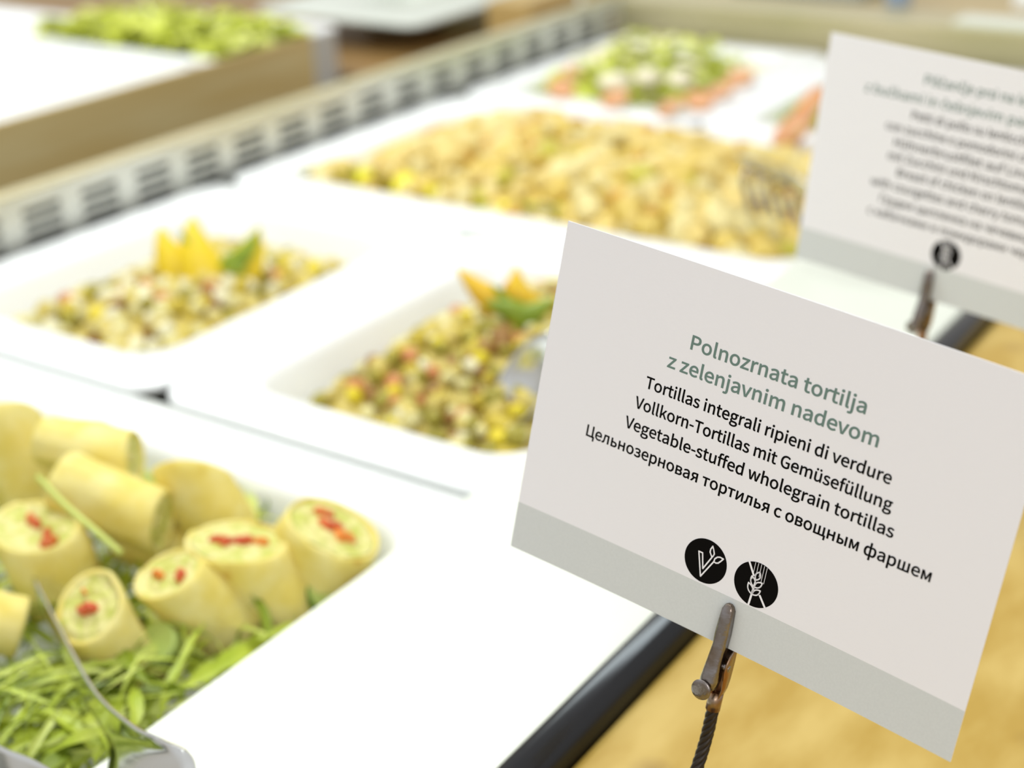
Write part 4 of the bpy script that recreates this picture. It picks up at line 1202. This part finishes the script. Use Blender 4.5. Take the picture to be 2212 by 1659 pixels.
# ---------------------------------------------------------------- clip stands
def clip_stand(card, u0, label, base_xy, tilt):
    """crocodile clip on a steel rope; clip axis runs down the card at u0 (mm) with a sideways tilt"""
    root = empty('card_holder', (base_xy[0], base_xy[1], 0.0005), label, 'card holder', 'clip stands')
    def P(u, v, w): return card.TL + card.ex * u + card.ey * v + card.en * (w * 0.001)
    # axis u(v)
    def ax(v): return u0 + tilt * (v - 91.5)
    wc = card.w(u0, 98)
    # front jaw: rounded trough from the tip down to the thumb plate
    secs = [(91.2, 0.5, 1.2, wc + 0.6), (91.7, 1.3, 2.0, wc + 0.6), (93.0, 1.9, 2.7, wc + 0.5), (96.5, 2.15, 3.0, wc + 0.5), (100.5, 2.3, 3.2, wc + 0.5),
            (104.0, 2.15, 3.4, wc + 0.5), (107.5, 2.3, 4.2, wc + 0.9), (111.5, 2.6, 5.0, wc + 1.4), (114.5, 2.8, 5.6, wc + 1.8), (117.0, 2.5, 5.8, wc + 2.4)]
    NP = 11
    V, Fc = [], []
    for (v, hw, top, bot) in secs:
        for k in range(NP):
            g = math.pi * k / (NP - 1)
            x = -math.cos(g); y = math.sin(g) ** 0.42
            V.append(P(ax(v) + hw * (abs(x) ** 0.62) * (1 if x > 0 else -1), v, bot + (top + wc - bot) * y))
    for i in range(len(secs) - 1):
        for k in range(NP - 1):
            a = i * NP + k; Fc.append((a, a + 1, a + NP + 1, a + NP))
        Fc.append((i * NP, (i + 1) * NP, (i + 1) * NP + NP - 1, i * NP + NP - 1))
    Fc.append(tuple(range(NP))); Fc.append(tuple((len(secs) - 1) * NP + k for k in range(NP)))
    fj = recalc(mesh_obj('front_jaw', V, Fc, M_clip, root))
    # thumb plate: round disc at the end of the front jaw
    c = P(ax(117.3) - 0.7, 117.6, wc + 6.4)
    n = (card.en * 0.95 + card.ey.normalized() * 0.02 + card.ex.normalized() * 0.02).normalized()
    a, b = ring_frame(n, card.ey.normalized())
    V, Fc = [], []
    N = 28
    for r_, h_ in ((0.0, 0.35), (2.2, 0.35), (3.0, 0.15), (3.15, -0.15), (3.0, -0.55), (0.0, -0.6)):
        for k in range(N):
            g = 6.28318 * k / N
            V.append(c + (a * math.cos(g) + b * math.sin(g)) * r_ * 0.001 + n * h_ * 0.001)
    for i in range(5):
        for k in range(N):
            k2 = (k + 1) % N
            Fc.append((i * N + k, i * N + k2, (i + 1) * N + k2, (i + 1) * N + k))
    recalc(mesh_obj('thumb_plate', V, Fc, M_clip, root))
    # rear jaw: U channel behind the card that rises on both sides of the front jaw and narrows into a crimped sleeve
    back = wc - 2.8
    secs = [(95.0, 1.4, 0.3), (100.0, 2.0, 0.8), (105.3, 2.6, 1.2), (106.5, 2.7, 4.2), (109.0, 2.75, 5.6), (112.0, 2.7, 5.6), (115.0, 2.6, 4.6), (118.0, 2.3, 3.6), (120.5, 1.6, 3.0), (121.8, 1.25, 2.6), (125.6, 1.2, 2.5)]
    prof = lambda hw, ht: [(-hw, ht), (-hw, ht * .5), (-hw, 0.4), (-hw * .8, 0), (0, -0.2), (hw * .8, 0), (hw, 0.4), (hw, ht * .5), (hw, ht)]
    V, Fc = [], []
    for (v, hw, ht) in secs:
        for lay in (0, 1):
            for (x, y) in prof(hw - 0.45 * lay, ht):
                V.append(P(ax(v) + 1.25 + x, v, back + y + (0.45 if lay and abs(x) < hw - 0.5 else 0)))
    n9 = 9
    for i in range(len(secs) - 1):
        o = i * 2 * n9
        for lay in (0, 1):
            for k in range(n9 - 1):
                q = o + lay * n9 + k; Fc.append((q, q + 1, q + 2 * n9 + 1, q + 2 * n9))
        for k in (0, n9 - 1):
            Fc.append((o + k, o + 2 * n9 + k, o + 3 * n9 + k, o + n9 + k))
    for o in (0, (len(secs) - 1) * 2 * n9):
        for k in range(n9 - 1): Fc.append((o + k, o + k + 1, o + n9 + k + 1, o + n9 + k))
    recalc(mesh_obj('rear_jaw', V, Fc, M_copper, root))
    # hinge pin across both jaws
    q0, q1 = P(ax(110.6) + 0.9 - 3.3, 110.6, back + 3.4), P(ax(110.6) + 0.9 + 3.35, 110.6, back + 3.4)
    tube('hinge_pin', [q0, q0.lerp(q1, .06), q0.lerp(q1, .94), q1], [0.0009, 0.0011, 0.0011, 0.0009], M_clip, root, 14)
    # crimp sleeve and steel rope
    s0, s1 = P(ax(120.5) + 0.9, 120.5, back + 1.3), P(ax(126.0) + 0.9, 126.0, back + 1.3)
    tube('sleeve', [s0, s1], 0.0022, M_copper, root, 14)
    bp = Vector((base_xy[0], base_xy[1], 0.010))
    dirn = (s1 - s0).normalized()
    ctl = catmull([s1 - dirn * 0.003, s1 + dirn * 0.012, (s1 + dirn * 0.022).lerp(bp + Vector((0, 0, .03)), .5), bp + Vector((0, 0, 0.012)), bp - Vector((0, 0, .004))], 14)
    # four twisted strands
    acc = Acc()
    for sidx in range(5):
        pts = []
        L_ = 0
        for i, p in enumerate(ctl):
            t = (ctl[min(i + 1, len(ctl) - 1)] - ctl[max(i - 1, 0)]).normalized()
            if i: L_ += (p - ctl[i - 1]).length
            a, b = ring_frame(t, Vector((1, 0, 0)))
            g = L_ / 0.0125 * 6.28318 + sidx * 6.28318 / 5
            pts.append(p + (a * math.cos(g) + b * math.sin(g)) * 0.0011)
        acc.add(*tube_data(pts, 0.00092, 7))
    acc.build('steel_rope', [M_rope], root)
    # weighted base
    V, Fc = [], []
    N = 36
    for r_, z_ in ((0.0, 0.0), (0.021, 0.0), (0.022, 0.0012), (0.022, 0.008), (0.0205, 0.0098), (0.004, 0.0105), (0.0025, 0.013), (0.0, 0.013)):
        for k in range(N):
            V.append(Vector((base_xy[0] + r_ * math.cos(6.28318 * k / N), base_xy[1] + r_ * math.sin(6.28318 * k / N), 0.0006 + z_)))
    for i in range(7):
        for k in range(N):
            k2 = (k + 1) % N
            Fc.append((i * N + k, i * N + k2, (i + 1) * N + k2, (i + 1) * N + k))
    recalc(mesh_obj('base', V, Fc, M_clip, root))
    return root


clip_stand(card1, 76.6, 'tarnished crocodile clip on a twisted steel rope, gripping the front card from below', (-0.158, 0.300), 0.0)
clip_stand(card2, 69.0, 'small crocodile clip holding the second card, seen just above the front card', (-0.195, 0.585), 0.0)

# ================================================================ THE SECOND BUFFET
well2 = empty('second_buffet_counter', (-1.6, 0.9, -0.9), 'second buffet counter with tan front panel and pale corner highlight strip, under the lettuce tray', 'buffet counter')
box('cabinet', -2.6, -1.22, -0.1, 1.375, -0.9, -0.075, M_brown, well2)
box('front_panel', -1.2055, -1.200, -0.1, 1.338, -0.9, 0.0008, M_panel, well2, 0.001)
box('corner_highlight', -1.2055, -1.197, 1.338, 1.378, -0.9, 0.0008, M_highlight, well2, 0.002)  # strip standing in for the bright highlight along the panel's corner edge
tray(-1.562, -1.206, 1.165, 1.405, 'white tray of lime green lettuce on the second buffet counter', rim=0.026, group='trays on the second buffet')
tray(-1.562, -1.206, 0.815, 1.157, 'white tray nearest in front of the lettuce tray on the second buffet counter', rim=0.03, group='trays on the second buffet')
tray(-2.03, -1.570, 0.985, 1.312, 'white tray with a rounded corner left of the lettuce tray', rim=0.036, group='trays on the second buffet')
side = box('brown_counter', -2.8, -0.99, 1.40, 3.2, -0.9, -0.06, M_brown)
tag(side, 'brown wooden counter beyond the second buffet, with pale dishes on it', 'counter')
hl = heap_fn(-1.540, -1.212, 1.180, 1.375, -0.010, 0.008, (0.55, 0.5), pw=0.6)
ll = Acc(); heap_base(ll, -1.530, -1.222, 1.195, 1.372, lambda x, y: hl(x, y) - 0.006, 1)
for k in range(420):
    x = rnd.uniform(-1.52, -1.225); y = rnd.uniform(1.19, 1.33)
    if k < 70: x = rnd.uniform(-1.232, -1.208); y = rnd.uniform(1.19, 1.33)
    V, Fc = leaf_data(rnd.uniform(0.03, 0.06), rnd.uniform(0.008, 0.016), rnd.uniform(0, 0.010), rnd.uniform(-1.5, 1.5), 3, 7)
    R_ = Matrix.Rotation(rnd.uniform(0, 6.28), 3, 'Z') @ Matrix.Rotation(rnd.uniform(-.4, .4), 3, 'Y')
    pts = [Vector((x, y, hl(x, y) + 0.002)) + R_ @ (p - Vector((0.02, 0, 0))) for p in V]
    for p in pts: p.x = max(-1.54, min(-1.203, p.x)); p.y = max(1.185, min(1.378, p.y)); p.z = max(p.z, 0.002) if p.x > -1.232 else p.z
    ll.add(pts, Fc, rnd.choices((0, 1, 2), (5, 1.2, 2))[0])
lo = ll.build('lettuce', [M_lime, M_lime2, M_lime3])
c_ = Vector((-1.38, 1.33, -0.03)); lo.data.transform(Matrix.Translation(-c_)); lo.location = c_
tag(lo, 'lime green chopped lettuce heaped in the tray on the second buffet', 'salad leaves', None, 'stuff')

tray(-1.46, -1.175, 1.505, 1.83, 'grey white tray on the brown counter, right of the lettuce tray corner', rim=0.10, depth=0.04, z=-0.0155, m=M_greywhite, group='trays on the brown counter')
ol = heap_fn(-1.60, -1.30, 1.86, 2.10, -0.05, 0.02)
oa = Acc(); heap_base(oa, -1.62, -1.30, 1.86, 2.10, ol, 0)
oo = oa.build('herb_heap', [M_olive]); c_ = Vector((-1.45, 1.98, -0.06)); oo.data.transform(Matrix.Translation(-c_)); oo.location = c_
tag(oo, 'olive green herbs heaped on the brown counter behind the lettuce tray', 'herbs', None, 'stuff')
tb = box('tan_box', -1.155, -1.085, 1.635, 1.76, -0.06, -0.005, M_honeytan, None, 0.004)
tag(tb, 'small tan wooden box on the brown counter, right of the grey white tray', 'box')
wt = tray(-1.16, -1.06, 1.775, 2.10, 'pale tray behind the tan box, at the far end of the grille', rim=0.03, depth=0.03, z=-0.0255, m=M_greywhite, group='trays on the brown counter')
back = box('far_counter', -0.985, 0.75, 1.606, 3.2, -0.9, 0.028, M_tan)
tag(back, 'tan wooden counter beyond the far end of the white trays', 'counter')
led = box('pale_ledge', -0.492, -0.38, 1.532, 1.575, 0.033, 0.038, M_plate, None, 0.001)
tag(led, 'pale ledge strip on the far end wall, above the second card', 'ledge')
# bottle and plates on the far counter
V, Fc = [], []
N = 28
bc = Vector((-0.592, 1.645, 0.028))
for r_, z_ in ((0.0, 0.0), (0.013, 0.0), (0.0145, 0.003), (0.0145, 0.05), (0.012, 0.06), (0.006, 0.068), (0.006, 0.08), (0.0, 0.081)):
    for k in range(N):
        V.append(bc + Vector((r_ * math.cos(6.28318 * k / N), r_ * math.sin(6.28318 * k / N), z_)))
for i in range(7):
    for k in range(N):
        k2 = (k + 1) % N
        Fc.append((i * N + k, i * N + k2, (i + 1) * N + k2, (i + 1) * N + k))
bo = recalc(mesh_obj('bottle', V, Fc, M_blue)); bo.data.transform(Matrix.Translation(-bc)); bo.location = bc
tag(bo, 'small pale blue bottle at the top edge, on the far tan counter', 'bottle')
sd = box('steel_container', -0.80, -0.635, 1.64, 1.75, 0.028, 0.052, M_bluegrey, None, 0.004)
tag(sd, 'low blue grey metal container at the top edge, left of the pale blue bottle', 'container')
wp_ = box('white_box', -0.47, -0.35, 1.66, 1.80, 0.028, 0.05, M_tray, None, 0.004)
tag(wp_, 'white low box at the top right corner on the far tan counter', 'box')
